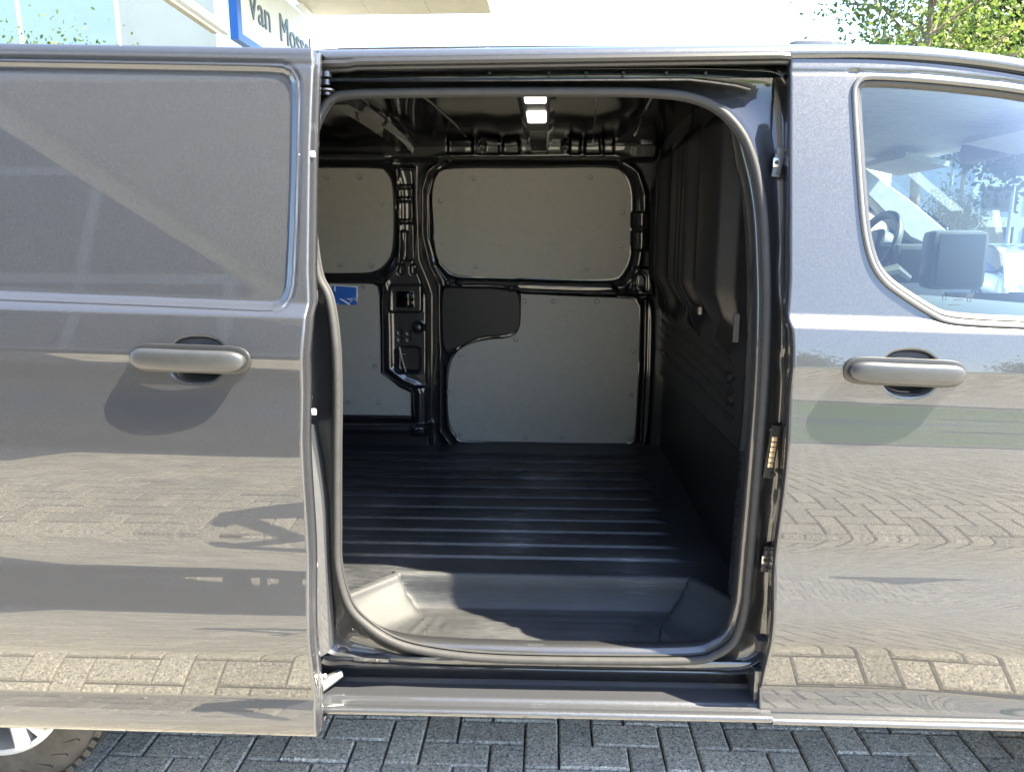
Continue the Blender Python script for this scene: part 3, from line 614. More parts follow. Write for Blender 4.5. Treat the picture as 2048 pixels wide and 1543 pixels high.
# blue load sticker, upside down as in the photo
st = [(661, 569), (715, 573), (715, 611), (663, 610)]
sp = [atdepth(a, b, yfar)+[0, .001, 0] for a, b in st]
make('sticker', sp, [(0, 1, 2, 3)], 'white_paint', wall, False)
sc_ = np.mean(sp, 0); sp2 = [sc_+(p-sc_)*.93+[0, -.0012, 0] for p in sp]; stk = make('sticker_print', sp2, [(0, 1, 2, 3)], 'sticker_blue', wall, False)
m = MB()
def seg(a, b, w_):
    a, b = (atdepth(*q, yfar)+[0, -.0018, 0] for q in (a, b)); d_ = b-a; d_ /= np.linalg.norm(d_); n_ = np.array([-d_[2], 0, d_[0]])
    m.add([a+n_*w_, b+n_*w_, b-n_*w_, a-n_*w_], [(0, 1, 2, 3)])
seg((670, 572), (670, 590), .003); seg((670, 590), (700, 609), .003); seg((678, 592), (683, 586), .0012); seg((689, 598), (694, 593), .0012); seg((699, 605), (705, 600), .0012); 
for k in range(5): seg((666+k*2.6, 607), (667.4+k*2.6, 607), .0016)
m.build('sticker_mark', 'white_paint', wall, False)
def text(body, p, size, mat, parent, rot, name='lettering', ext=0.0, align='CENTER', sx=1.0):
    cu = bpy.data.curves.new(name, 'FONT'); cu.body = body; cu.size = size; cu.extrude = ext; cu.align_x = align; cu.align_y = 'CENTER'; cu.resolution_u = 3
    to = bpy.data.objects.new(name, cu); COL.objects.link(to); dg = bpy.context.evaluated_depsgraph_get()
    me = bpy.data.meshes.new_from_object(to.evaluated_get(dg)); bpy.data.objects.remove(to)
    me.materials.clear(); me.materials.append(MATS[mat]); o = bpy.data.objects.new(name, me); COL.objects.link(o)
    o.parent = parent; o.location = Vector(p)-WORLD[parent.name]; o.rotation_euler = rot; o.scale = (sx, 1, 1); WORLD[o.name] = Vector(p); return o
text('500 daN', atdepth(702, 589, yfar)+[0, -.002, 0], .022, 'white_paint', wall, (R(90), R(180), 0)); text('5 kN', atdepth(703, 597, yfar)+[0, -.002, 0], .022, 'white_paint', wall, (R(90), R(180), 0))
# tie-down ring, latch block and cable on the far pillar
c = atdepth(842, 851, yfar)+[0, -.07, 0]; m = MB()
m.tube([c+[.016*math.cos(a), -.006*math.sin(a), .020*math.sin(a)] for a in np.linspace(0, 2*math.pi, 24, endpoint=False)], .0035, 6, closed=True); m.box(c[0]-.012, c[0]+.012, c[1]-.004, c[1]+.012, c[2]+.012, c[2]+.024, .003)
m.build('tie_ring', 'dark_steel', wall)
c = atdepth(815, 597, yfar)+[0, -.062, 0]; m = MB()
m.box(c[0]-.045, c[0]+.045, c[1], c[1]+.02, c[2]-.04, c[2]+.045, .008); m.box(c[0]-.02, c[0]+.02, c[1]-.014, c[1]+.01, c[2]-.028, c[2]+.03, .005)
for dx, dz in ((-.034, -.03), (-.034, .03), (.034, -.028), (.034, .0), (.034, .03)): m.disc(c+[dx, -.001, dz], (0, -1, 0), .007, 10, .004)
m.build('latch_block', 'gloss_black', wall)
m = MB(); m.tube([atdepth(800, 690, yfar)+[0, -.02, 0], atdepth(806, 715, yfar)+[0, -.03, 0], atdepth(814, 745, yfar)+[0, -.02, 0]], .004, 6); m.tube([atdepth(801, 705, yfar)+[0, -.03, 0], atdepth(813, 706, yfar)+[0, -.03, 0]], .002, 6); m.build('cable_clip', 'steel', wall)
# ---- bulkhead between cab and load space (faces -x)
XB = .553
ys = np.linspace(.20, 1.90, 256); zs = np.linspace(.54, 1.99, 282); Yb, Zb = np.meshgrid(ys, zs); Xb = np.full_like(Yb, XB); px, py = proj(np.stack([Xb, Yb, Zb], -1))
H = np.zeros_like(px)
up_ = sm(1.30, 1.42, Zb)
H += .05*up_*sm(.25, .55, Yb)                                    # upper half stands proud
for yc, wd, h in ((.50, .12, .045), (.98, .17, .042), (1.43, .05, .05), (1.64, .03, .03), (1.76, .03, .03)):
    bot_ = 1.20+.10*np.clip((np.abs(Yb-yc)/wd), 0, 1)
    H += h*sm(wd, wd-.035, np.abs(Yb-yc))*sm(0, .07, Zb-bot_)*sm(1.93, 1.86, Zb)
for yc in (.91, .985): H += -.012*ridge(Yb-yc-.06*sm(1.4, 1.2, Zb), .007)*sm(1.24, 1.27, Zb)
H += -.01*ridge(Yb-.30, .012)*sm(.9, 1.0, Zb)
for pts in ([(1318, 632), (1466, 755)], [(1318, 652), (1466, 786)], [(1320, 674), (1465, 812)], [(1320, 700), (1465, 840)], [(1390, 662), (1464, 720)]):
    H += -.007*ridge(sd_line(px, py, pts), 3.2)
for q in ((1458, 755), (1459, 800)): H += -.02*sm(9, 5, np.maximum(np.abs(px-q[0])*1.4, np.abs(py-q[1])*.8))
low = sd_line(px, py, [(1300, 730), (1314, 742), (1462, 887), (1490, 915)]); lp = py > (742+.98*(px-1314))
H += np.where(lp, -.022, 0)*sm(0, 4, low)
grid('bulkhead', np.stack([Xb-H, Yb, Zb], -1), 'bulkhead_black', van, flip=True)
# ---- headliner side: bare roof skin, roof bows and lamp
xs = np.linspace(-2.3, .78, 118); ys = np.linspace(.17, 1.80, 90); Xr, Yr = np.meshgrid(xs, ys); Zr = 1.985-.05*np.abs((Yr-1)/.8)**3
for c_ in (-.25, -.95, .42): Zr -= .0*Xr
Zr -= .004*np.abs(np.sin(Xr*9))**8*sm(.3, .45, Yr)
grid('roof_skin_inside', np.stack([Xr, Yr, Zr], -1), 'gloss_black', van, flip=True)
for xc, hw in ((-.031, .06), (-.62, .055), (-1.4, .055)):
    G = []
    for dx, dz in ((-hw, 0), (-hw*.7, -.004), (-hw*.55, -.030), (hw*.55, -.030), (hw*.7, -.004), (hw, 0)):
        yy = np.linspace(.20, 1.76, 40); G.append(np.stack([np.full(40, xc+dx), yy, 1.982-.05*np.abs((yy-1)/.8)**3+dz], -1))
    grid('roof_bow', np.stack(G), 'shaded_inner_paint', van, sharp=30)
for xc, y0, y1 in ((-.36, .5, 1.5), (.17, .45, 1.62), (.34, .6, 1.5)):
    yy = np.linspace(y0, y1, 24); m = MB(); m.tube(np.stack([xc+.05*(yy-1), yy, 1.986-.05*np.abs((yy-1)/.8)**3], -1), .006, 6); m.build('roof_swage', 'shaded_inner_paint', van)
m = MB(); m.box(-.072, .010, .30, 1.10, 1.937, 1.957, .006); lampo = m.build('interior_lamp', 'black_plastic', van)
for y0, y1 in ((.375, .49), (.665, .85)):
    m = MB(); m.box(-.062, .000, y0, y1, 1.928, 1.940, .006); m.build('lamp_lens', 'lamp_lens', lampo)
# cable run and brackets along the far cant rail
m = MB()
pts = [atdepth(a, b, yfar)+[0, -.09, 0] for a, b in [(700, 262), (780, 275), (880, 280), (960, 284), (1010, 288), (1050, 280), (1150, 277), (1230, 274), (1300, 284)]]
m.tube(crom(pts, 60), .006, 6); m.build('wiring_loom', 'rubber', van)
for (a, b, w_, h_) in ((1000, 289, .02, .025), (1288, 287, .05, .03), (862, 262, .012, .03), (790, 285, .02, .03), (1075, 297, .10, .03)): 
    c = atdepth(a, b, yfar)+[0, -.10, 0]; m = MB(); m.box(c[0]-w_/2, c[0]+w_/2, c[1], c[1]+.02, c[2]-h_/2, c[2]+h_/2, .004); m.build('wiring_clip', 'dark_steel', van)
for k, (a, b) in enumerate([(705, 205), (725, 220), (742, 236)]): c = PY(a, b, 1.2); m = MB(); m.box(c[0]-.03, c[0]+.03, c[1]-.02, c[1]+.10, c[2]-.012, c[2]+.02, .004); m.build('roof_bracket', 'dark_steel', van)
zc_ = np.linspace(.36, 1.99, 40); grid('pillar_light_block', np.stack([np.stack([np.full(40, .604), yprof(zc_)*(1-t_)+.30*t_+.052*(1-t_), zc_], -1) for t_ in (0, .5, 1)]), 'gloss_black', van)  # unseen sheet added behind the pillar to block sun leaking through the cab
# ---- B pillar fittings
def plate(px_, py_, w_, h_, dy, mat, name, tilt=.0, parent=None):
    c = atdepth(px_, py_, yseal)+[0, dy, 0]; m = MB(); ax = np.array([math.cos(tilt), 0, math.sin(tilt)]); az = np.array([-math.sin(tilt), 0, math.cos(tilt)])
    m.obox(c, ax, (0, 1, 0), az, w_, .004, h_); return m, c
m, c = plate(1543, 903, .012, .068, .000, 'black_plastic', 'contact_plate', -.10); m.disc(c+[-.006, -.004, .058], (0, -1, 0), .007, 12, .003); m.disc(c+[.006, -.004, -.058], (0, -1, 0), .007, 12, .003); cp = m.build('contact_plate', 'black_plastic', van)
for k in range(6):
    m = MB(); q = c+[.001+(2.5-k)*.0012, -.0052, (2.5-k)*.0135]; m.box(q[0]-.0065, q[0]+.0065, q[1], q[1]+.003, q[2]-.0058, q[2]+.0058, .001); m.build('contact', 'copper_contact', cp)
for (a, b) in ((1533, 1118), (1556, 325)):
    m, c = plate(a, b, .010, .034, .002, 'dark_steel', 'striker_plate', -.12); 
    for dz in (-.024, .024): m.disc(c+[-dz*.1, -.004, dz], (0, -1, 0), .005, 10, .003)
    so = m.build('striker_plate', 'dark_steel', van); m = MB(); m.box(c[0]-.013, c[0]+.004, c[1]-.006, c[1]-.003, c[2]-.011, c[2]+.011, .002); m.build('striker_bush', 'steel', so)
    m = MB(); m.lathe(c+[-.0045, -.0062, 0], (0, -1, 0), [(1e-4, .0008), (.005, .0008), (.005, 0)], 12); m.build('striker_hole', 'rubber', so)
m, c = plate(1489, 664, .007, .036, .085, 'cab_grey', 'grab_recess'); m.build('pillar_cap', 'bulkhead_black', van)
m = MB(); c = PX(1475, 1103, XB-.01); m.obox(c, (0, 1, 0), (0, 0, 1), (1, 0, 0), .012, .022, .006); m.disc(c+[-.008, 0, 0], (-1, 0, 0), .012, 10, .005); m.build('lashing_eye', 'dark_steel', van)
m = MB(); c = PX(1400, 621, XB-.06); m.box(c[0]-.006, c[0]+.004, c[1]-.012, c[1]+.012, c[2]-.012, c[2]+.012, .003); m.build('bulkhead_clip', 'panel_board', van)
# ---- rear latch pillar pieces seen between the seal and the open door
for (a, b, r) in ((629, 308, .007), (631, 823, .008), (634, 1129, .006)):
    c = PY(a, b, .02); m = MB(); m.tube([c+[-.04, 0, -.003], c], r, 8); m.build('door_buffer', 'white_paint', van)
G = [[atdepth(a, b, yseal)+[0, d_, 0] for a, b in q] for q, d_ in (([(600, 800), (605, 1000), (612, 1200), (622, 1310)], -.045), ([(624, 840), (648, 985), (655, 1110), (664, 1290)], -.035), ([(628, 850), (652, 990), (658, 1110), (667, 1290)], .01))]
grid('quarter_flange', np.array([crom(q, 30) for q in G]), 'body_paint', van)
# ---- body shell so that the load space and cab are closed: rear quarter, far side, rear end, floor pan
xs = np.linspace(-2.45, -.64, 40); zs = np.linspace(.365, 1.975, 150); Xq, Zq = np.meshgrid(xs, zs); Yq = yprof(Zq)+.004
hole = (np.hypot(Xq+1.54, Zq-.345) < .425)
kq = ~(hole[:-1, :-1] & hole[1:, 1:])
grid('rear_quarter', np.stack([Xq, Yq, z_of(Zq, Xq)], -1), 'body_paint', van, keep=kq)
xs = np.linspace(-2.45, .60, 40); zs = np.linspace(.365, 1.975, 120); Xq, Zq = np.meshgrid(xs, zs)
grid('far_side', np.stack([Xq, 2.0-yprof(Zq), Zq], -1), 'body_paint', van, flip=True)
zc_ = np.linspace(.36, 1.34, 30); grid('hinge_pillar', np.stack([np.stack([x_+0*zc_, yprof(zc_)+.02, zc_], -1) for x_ in (1.55, 1.70)]), 'gloss_black', van)
m = MB(); m.box(-2.47, -2.40, .12, 1.88, .35, 1.97, .03); m.build('rear_end', 'body_paint', van)
m = MB(); m.box(-2.35, 2.1, .19, 1.80, .338, .352); m.build('underbody', 'black_plastic', van)
# wheel arch liner and wheels
def wheel(c, side=-1):
    w_ = MB(); Rr = .345; wd = .215
    prof = [(.215, -.01), (.222, 0.0), (.245, .006), (.27, .010), (.30, .008), (.322, .000), (.336, -.012), (Rr, -.032), (Rr, -wd+.03), (.33, -wd), (.215, -wd)]
    w_.lathe(c, (0, side, 0), prof, 64)
    t_ = w_.build('wheel', 'tyre_rubber', van)
    # tread blocks on the shoulder
    m = MB()
    for k in range(56):
        a = 2*math.pi*k/56; ca, sa = math.cos(a), math.sin(a); q = np.array(c)+[.337*ca, side*(-.016), .337*sa]
        m.obox(q, (ca, 0, sa), (0, 1, 0), (-sa, 0, ca), .008, .018, .012)
    tag(m.build('tread', 'tyre_rubber', t_), kind='stuff')
    m = MB()
    for k in range(30):
        a = 2*math.pi*k/30; ca, sa = math.cos(a), math.sin(a); q = np.array(c)+[.285*ca, side*.0092, .285*sa]
        m.obox(q, (ca, 0, sa), (0, 1, 0), (-sa*.8+ca*.6, 0, ca*.8+sa*.6), .004, .0022, .022)
    tag(m.build('sidewall_pattern', 'tyre_rubber', t_), kind='stuff')
    m = MB(); m.lathe(c, (0, side, 0), [(.222, -.004), (.224, .004), (.218, .007), (.208, .002), (.200, -.03), (.195, -.12)], 64)
    m.lathe(c, (0, side, 0), [(1e-3, -.005), (.045, -.005), (.052, -.012), (.06, -.03)], 24)
    for k in range(5):
        a = 2*math.pi*k/5+.30
        for s_ in (-1, 1):
            a2 = a+s_*.16; pts = [np.array(c)+[.04*math.cos(a), side*-.018, .04*math.sin(a)], np.array(c)+[.13*math.cos(a+s_*.11), side*-.010, .13*math.sin(a+s_*.11)], np.array(c)+[.212*math.cos(a2*1+s_*.04), side*-.004, .212*math.sin(a2+s_*.04)]]
            m.tube(pts, [.022, .020, .024], 8)
    m.build('rim', 'alloy_silver', t_)
    m = MB(); m.lathe(c, (0, side, 0), [(1e-3, -.11), (.15, -.11), (.15, -.13)], 32); m.build('brake_disc', 'dark_steel', t_)
for cx_ in (-1.54, 1.78): wheel((cx_, .07, .345)); wheel((cx_, 1.93, .345), 1)
a = np.linspace(0, math.pi, 24)
for cx_ in (-1.54, 1.78):
    m = MB(); V = [(cx_+.42*math.cos(q), y, .345+.42*math.sin(q)) for y in (.03, .35) for q in a]; n_ = len(a); m.add(V, [(i, i+1, n_+i+1, n_+i) for i in range(n_-1)]+[[n_+i for i in range(n_)]]); m.build('wheel_arch', 'black_plastic', van)
    th = np.linspace(-.02, math.pi+.02, 40); G = []
    for r_, dy in ((.395, .05), (.398, -.004), (.44, -.006), (.446, .012)): G.append([(cx_+r_*math.cos(q), float(yprof(max(.345, .345+r_*math.sin(q))))+dy, .345+r_*math.sin(q)) for q in th])
    grid('arch_lip', np.array(G), 'black_plastic', van)
#@@CAB
# ---- cab seen through the front door's glass
m = MB()                                                        # far A pillar with light trim
pil = [(1700, 318), (1728, 334), (1820, 400), (1892, 460), (1872, 496), (1821, 474), (1732, 386), (1700, 372)]
prism('cab_pillar_trim', [PY(a, b, 1.74) for a, b in pil], .10, 'cab_light', van, .004)
prism('far_door_frame', [PY(a, b, 1.84) for a, b in [(1690, 380), (1732, 388), (1776, 418), (1812, 458), (1822, 480), (1870, 500), (1900, 640), (1690, 640), (1690, 470), (1742, 462), (1790, 462), (1782, 446), (1750, 425), (1690, 400)]], .06, 'cab_grey', van, .004)
# headliner, windscreen header, visor and mirror
V = [(x, y, z) for x, z in ((.60, 1.93), (1.30, 1.905), (1.50, 1.865), (1.52, 1.88)) for y in (.17, 1.83)]
make('headliner', V, [(0, 1, 3, 2), (2, 3, 5, 4), (4, 5, 7, 6)], 'cab_light', van)
m = MB(); m.obox((1.42, .62, 1.845), (.97, 0, -.2), (0, 1, 0), (.2, 0, .97), .085, .20, .010); m.build('sun_visor', 'cab_light', van)
m = MB(); m.obox((1.42, 1.42, 1.845), (.97, 0, -.2), (0, 1, 0), (.2, 0, .97), .085, .20, .010); m.build('sun_visor', 'cab_light', van)
c = PY(1972, 300, .95); m = MB(); m.box(c[0]-.03, c[0]+.03, c[1]-.12, c[1]+.12, c[2]-.035, c[2]+.035, .022); m.box(c[0]-.04, c[0]+.10, c[1]-.05, c[1]+.05, c[2]+.02, c[2]+.12, .02); m.build('rear_view_mirror', 'cab_grey', van)
# dashboard, twin screens, steering wheel
P_ = [(1.30, .95), (1.36, 1.10), (1.42, 1.22), (1.52, 1.285), (1.75, 1.30), (2.25, 1.26), (2.35, 1.20)]
G = np.array([[(x, y, z) for y in np.linspace(.12, 1.88, 12)] for x, z in P_]); grid('dashboard', G, 'cab_grey', van, flip=False)
def slab(name, px0, px1, py0, py1, y, mat, parent, th=.05, lean=.0, bev=.012):
    a, b = PY(px0, py0, y), PY(px1, py1, y); m = MB(); m.box(a[0], b[0], a[1], a[1]+th, b[2], a[2], bev); return m.build(name, mat, parent)
s1 = slab('centre_display', 1870, 1972, 460, 580, .98, 'cab_grey', van, .10, 0, .03); slab('display_glass', 1882, 1962, 468, 572, .970, 'display_black', s1, .006, 0, .002)
s2 = slab('driver_display', 1796, 1872, 488, 566, 1.18, 'cab_grey', van, .06); slab('display_glass', 1804, 1866, 498, 560, 1.170, 'display_black', s2, .006, 0, .002)
c = PY(1748, 492, 1.42); ax1 = np.array([.35, 0, .94]); ax2 = np.array([0, 1.0, 0]); m = MB()
m.tube([c+.185*(math.cos(a)*ax1*.72+math.sin(a)*ax2)*1.0 for a in np.linspace(0, 2*math.pi, 40, endpoint=False)], .016, 10, closed=True)
for a in (math.pi/2, -math.pi/2, math.pi): m.tube([c, c+.18*(math.cos(a)*ax1*.72+math.sin(a)*ax2)], .016, 8)
m.lathe(c-[.0, 0, .0], (.94, 0, -.35), [(1e-3, -.03), (.06, -.025), (.075, .0), (.07, .04)], 20); m.build('steering_wheel', 'cab_grey', van)
c = PY(1790, 548, 1.15); m = MB(); m.tube([c+[-.06, 0, -.0], c+[.0, 0, .01], c+[.05, 0, -.02]], [.02, .03, .018], 10); m.build('gear_selector', 'trim_satin', van)
make('paper_sheet', [PZ(a, b, 1.30) for a, b in [(2006, 500), (2060, 486), (2100, 560), (2010, 575)]], [(0, 1, 2, 3)], 'white_paint', van, False)
for y0, y1 in ((.30, .78), (.80, 1.15), (1.25, 1.72)):
    m = MB(); m.box(.70, 1.15, y0, y1, .78, .96, .05); m.box(.66, .80, y0+.02, y1-.02, .92, 1.50, .05); st_ = m.build('cab_seat', 'cloth_dark', van)
    m = MB(); m.box(.67, .76, (y0+y1)/2-.12, (y0+y1)/2+.12, 1.52, 1.68, .03); m.build('head_restraint', 'cloth_dark', st_)
m = MB(); m.box(.56, 2.3, .06, 1.94, .50, .53); m.build('cab_floor', 'cab_grey', van)
make('windscreen', [(1.50, .16, 1.875), (1.50, 1.84, 1.875), (2.36, 1.90, 1.22), (2.36, .10, 1.22)], [(0, 1, 2, 3)], 'window_glass', van, False)
# nose of the van (beyond the frame): wings, bonnet, far door skin
xs = np.linspace(1.624, 2.55, 30); zs = np.linspace(.345, 1.30, 80); Xq, Zq = np.meshgrid(xs, zs); Yq = yprof(Zq)+.45*np.clip((Xq-2.0)/.7, 0, 1)**2
hole = np.hypot(Xq-1.78, Zq-.345) < .425; kq = ~(hole[:-1, :-1] & hole[1:, 1:])
grid('front_wing', np.stack([Xq, Yq, Zq], -1), 'body_paint', van, keep=kq); grid('far_wing', np.stack([Xq, 2.0-Yq, Zq], -1), 'body_paint', van, keep=kq, flip=True)
V = [(x, y, z) for x, z in ((2.30, 1.25), (2.50, 1.20), (2.65, 1.05), (2.70, .75), (2.70, .35)) for y in (.30, .65, 1.35, 1.70)]
make('bonnet', V, [(i*4+j, (i+1)*4+j, (i+1)*4+j+1, i*4+j+1) for i in range(4) for j in range(3)], 'body_paint', van)
xs = np.linspace(.60, 1.63, 8); zs = np.linspace(.345, 1.30, 60); Xq, Zq = np.meshgrid(xs, zs); grid('far_door', np.stack([Xq, 2.0-yprof(Zq), Zq], -1), 'body_paint', van, flip=True)

# ------------------------------------------------------------------ background: showroom, sign, trees
plain('cladding_beige', (0.55, 0.50, 0.42), rough=0.7, var=0.06, scale=2); plain('wall_pale', (0.17, 0.20, 0.20), rough=0.8, var=0.1, scale=.6); plain('cladding_white', (0.74, 0.74, 0.72), rough=0.6, var=0.04, scale=3); plain('sign_blue', (0.015, 0.10, 0.38), rough=0.4, var=0.05)
plain('letter_grey', (0.10, 0.13, 0.16), rough=0.5, var=0.05); plain('brick_wall', (0.30, 0.19, 0.14), rough=0.9, var=0.25, scale=12); plain('dark_frame', (0.05, 0.055, 0.06), rough=0.5)
plain('soffit_grey', (0.46, 0.44, 0.42), rough=0.7, var=0.05, scale=2); plain('bark', (0.15, 0.12, 0.09), rough=0.9, var=0.35, scale=18, bump=0.6, bscale=40); plain('far_grey', (0.30, 0.33, 0.36), rough=0.7, var=0.1, scale=1)
plain('grass', (0.07, 0.12, 0.025), rough=0.9, var=0.4, scale=4); plain('kerb_stone', (0.36, 0.35, 0.33), rough=0.85, var=0.15, scale=8); plain('car_black', (0.012, 0.012, 0.014), rough=0.4, coat=0.4); plain('clothes', (0.03, 0.035, 0.05), rough=0.9)
def leafmat(name, c0, c1):
    m, t, b = nodes(name); oi = N(t, 'ShaderNodeNewGeometry')
    t.links.new(ramp(t, oi.outputs['Random Per Island'], [(0, c0), (1, c1)]), b.inputs['Base Color']); b.inputs['Roughness'].default_value = .6
    tr = N(t, 'ShaderNodeBsdfTranslucent'); mx = N(t, 'ShaderNodeMixShader'); mx.inputs[0].default_value = .5
    t.links.new(ramp(t, oi.outputs['Random Per Island'], [(0, c0), (1, c1)]), tr.inputs[0]); t.links.new(b.outputs[0], mx.inputs[1]); t.links.new(tr.outputs[0], mx.inputs[2]); t.links.new(mx.outputs[0], t.nodes['Material Output'].inputs[0])
leafmat('leaf_light', (0.065, 0.115, 0.02), (0.15, 0.19, 0.045)); leafmat('leaf_dark', (0.02, 0.045, 0.012), (0.05, 0.08, 0.02)); leafmat('leaf_bush', (0.04, 0.075, 0.015), (0.09, 0.13, 0.03))
def leaves(centers, n, spread, size, rng):
    C = centers[rng.integers(0, len(centers), n)]+rng.normal(0, spread, (n, 3))
    a = rng.normal(0, 1, (n, 3)); a /= np.linalg.norm(a, axis=1)[:, None]; b = rng.normal(0, 1, (n, 3)); b -= a*(a*b).sum(1)[:, None]; b /= np.linalg.norm(b, axis=1)[:, None]
    s_ = size*rng.uniform(.6, 1.3, (n, 1)); V = np.stack([C-a*s_, C+b*s_*.55, C+a*s_, C-b*s_*.55], 1).reshape(-1, 3)
    I = np.arange(n)*4; return V, np.stack([I, I+1, I+2, I+3], 1).tolist()
def tree(name, base, trunk_h, top_h, rad, nbr, nleaf, size, spread, mat, label, seed, group=None, r0=.13, lean=0.0):
    rng = np.random.default_rng(seed); e = empty(name, base, label, 'tree', group); B = np.array(base, float); m = MB(); tips = []
    top = B+[lean, 0, top_h*.92]; trunk = np.array([B, B+[0.05, 0, trunk_h*.5], B+[lean*.3, 0.05, trunk_h], B+[lean*.6, 0, (trunk_h+top_h)/2], top])
    m.tube(crom(trunk, 16), np.linspace(r0, .02, 16), 8)
    for k in range(nbr):
        f = rng.uniform(0, 1)**.8; z = trunk_h*.92+f*(top_h-trunk_h)*.8; a = rng.uniform(0, 2*math.pi); L_ = rad*(1.05-.6*f)*rng.uniform(.6, 1.1)
        p0 = B+[lean*z/top_h, 0, z]; p1 = p0+[L_*.5*math.cos(a), L_*.5*math.sin(a), L_*.35]; p2 = p0+[L_*math.cos(a), L_*math.sin(a), L_*rng.uniform(.4, .9)]
        br = crom([p0, p1, p2], 8); m.tube(br, np.linspace(.045*(1.2-f), .008, 8), 5); tips += [br[i] for i in (3, 4, 5, 6, 7)]
        for j in range(3):
            s0 = br[rng.integers(3, 7)]; q = s0+rng.normal(0, .35*rad*.5, 3)+[0, 0, .15]; m.tube([s0, (s0+q)/2+[0, 0, .05], q], [.014, .010, .005], 4); tips += [q, (s0+q)/2]
    m.build('trunk', 'bark', e); V, Fc = leaves(np.array(tips), nleaf, spread, size, rng); make('crown', V, Fc, mat, e, False); return e
tx = lambda px_, d: float(PY(px_, 330, d-1.75)[0])
tree('street_tree', (tx(1832, 15), 13.25, 0), 3.6, 10.5, 2.3, 46, 17000, .058, .32, 'leaf_light', 'sparse light green tree whose trunk shows through the van window', 3)
tree('street_tree', (tx(2120, 18), 16.3, 0), 2.2, 11, 3.0, 44, 15000, .10, .38, 'leaf_dark', 'dense dark green tree beyond the nose of the van', 5)
tree('street_tree', (tx(1930, 24), 22.2, 0), 3.0, 9.0, 2.8, 36, 16000, .08, .36, 'leaf_light', 'light green tree standing farther back behind the van roof', 8)
def bush(base, r, h, n, label, seed, mat='leaf_bush', size=.05):
    rng = np.random.default_rng(seed); e = empty('bush', base, label, 'bush'); C = rng.normal(0, 1, (60, 3)); C /= np.linalg.norm(C, axis=1)[:, None]; C *= rng.uniform(.3, 1, (60, 1)); C = C*[r, r, h/2]+np.array(base)+[0, 0, h*.55]
    V, Fc = leaves(C, n, r*.16, size, rng); make('foliage', V, Fc, mat, e, False)
    m = MB(); [m.tube([np.array(base)+rng.normal(0, .08, 3)*[1, 1, 0], C[i]], [.02, .006], 4) for i in range(14)]; m.build('stem', 'bark', e); return e
bush((tx(1912, 20), 18.2, 0), 1.0, 2.9, 5000, 'round green bush seen through the windscreen', 2)
# a row of garden trees behind the showroom glass, left
for k, (px_, d, h) in enumerate([(-60, 15, 4.7), (60, 15.5, 4.8), (170, 16, 4.85)]):
    tree('garden_tree', (tx(px_, d), d-1.75, 0), 1.5, h, 2.2, 30, 22000, .05, .40, 'leaf_bush', ('leafy green tree by the far end of the showroom glass', 'leafy green tree in the middle of the showroom front', 'leafy green tree next to the white roof beam')[k], 20+k, 'trees before the showroom glass', .1)
# sign fascia: a blue-edged white sign plane running away from the viewer along the showroom canopy
SX = -5.42
sg = empty('dealer_sign', (SX, 16, 5.2), 'white sign board with grey lettering and a blue end, above the van', 'sign')
m = MB(); m.box(SX-.11, SX, 12.30, 23.0, 5.14, 6.44); m.build('panel', 'cladding_white', sg, False)
m = MB(); m.box(SX-.13, SX+.02, 12.10, 12.297, 5.0, 6.46); m.build('end_cap', 'sign_blue', sg, False)
m = MB(); m.box(SX-.13, SX+.02, 12.30, 23.0, 5.0, 5.137); m.build('lower_trim', 'sign_blue', sg, False)
for wd_, y_ in (('Van', 12.66), ('Mossel', 14.30)): text(wd_, (SX+.012, y_, 5.76), .76, 'letter_grey', sg, (R(90), 0, R(90)), ext=.01, align='LEFT')
# canopy over the forecourt behind the sign
cn = empty('canopy', (-6.0, 14, 6.4), 'beige flat canopy with a wide soffit above the sign', 'canopy')
for k in range(3):
    x1 = -1.25-k*1.35; m = MB(); m.box(x1-1.342, x1, 8.0, 16.2, 6.50, 6.55); m.build('soffit_panel', 'cladding_beige', cn, False)
m = MB(); m.box(-5.3, -1.24, 8.0, 16.21, 6.551, 7.0); m.build('roof_deck', 'cladding_beige', cn, False)
m = MB(); m.box(-5.4, -5.2, 15.3, 16.0, 6.46, 6.499); m.build('hanger', 'cladding_white', cn, False)
# showroom: glazed wall left of the sign
sh = empty('showroom', (-12, 15, 0), 'showroom with a tall glass front left of the sign', 'building')
m = MB(); m.box(-27, -10.2, 16.9, 17.1, 9.0, 9.25); m.build('roof', 'cladding_beige', sh, False)
m = MB(); m.box(-27, -10.2, 22.6, 23, 0, 8.99); m.build('rear_wall', 'wall_pale', sh, False)
for k in range(7):
    x1 = -10.25-k*2.4
    for z0, z1 in ((.15, 2.95), (3.05, 5.85), (5.95, 8.9)):
        m = MB(); m.box(x1-2.32, x1, 17.0, 17.012, z0, z1); m.build('pane', 'building_glass', sh, False)
    m = MB(); m.box(x1+.001, x1+.045, 16.97, 17.06, 0, 8.99); m.build('mullion', 'soffit_grey', sh, False)
for z_ in (2.951, 5.851): m = MB(); m.box(-27, -10.2, 16.96, 17.07, z_+.02, z_+.06); m.build('transom', 'soffit_grey', sh, False)
p1 = PY(452, 62, 15.0); p2 = PX(330, -25, p1[0])
m = MB(); m.tube([p1, p2], .10, 8); m.build('roof_beam', 'cladding_white', sh); m = MB(); m.tube([p1+[-.25, 0, .03], p2+[-.25, 0, .03]], .10, 8); m.build('roof_beam', 'cladding_beige', sh)
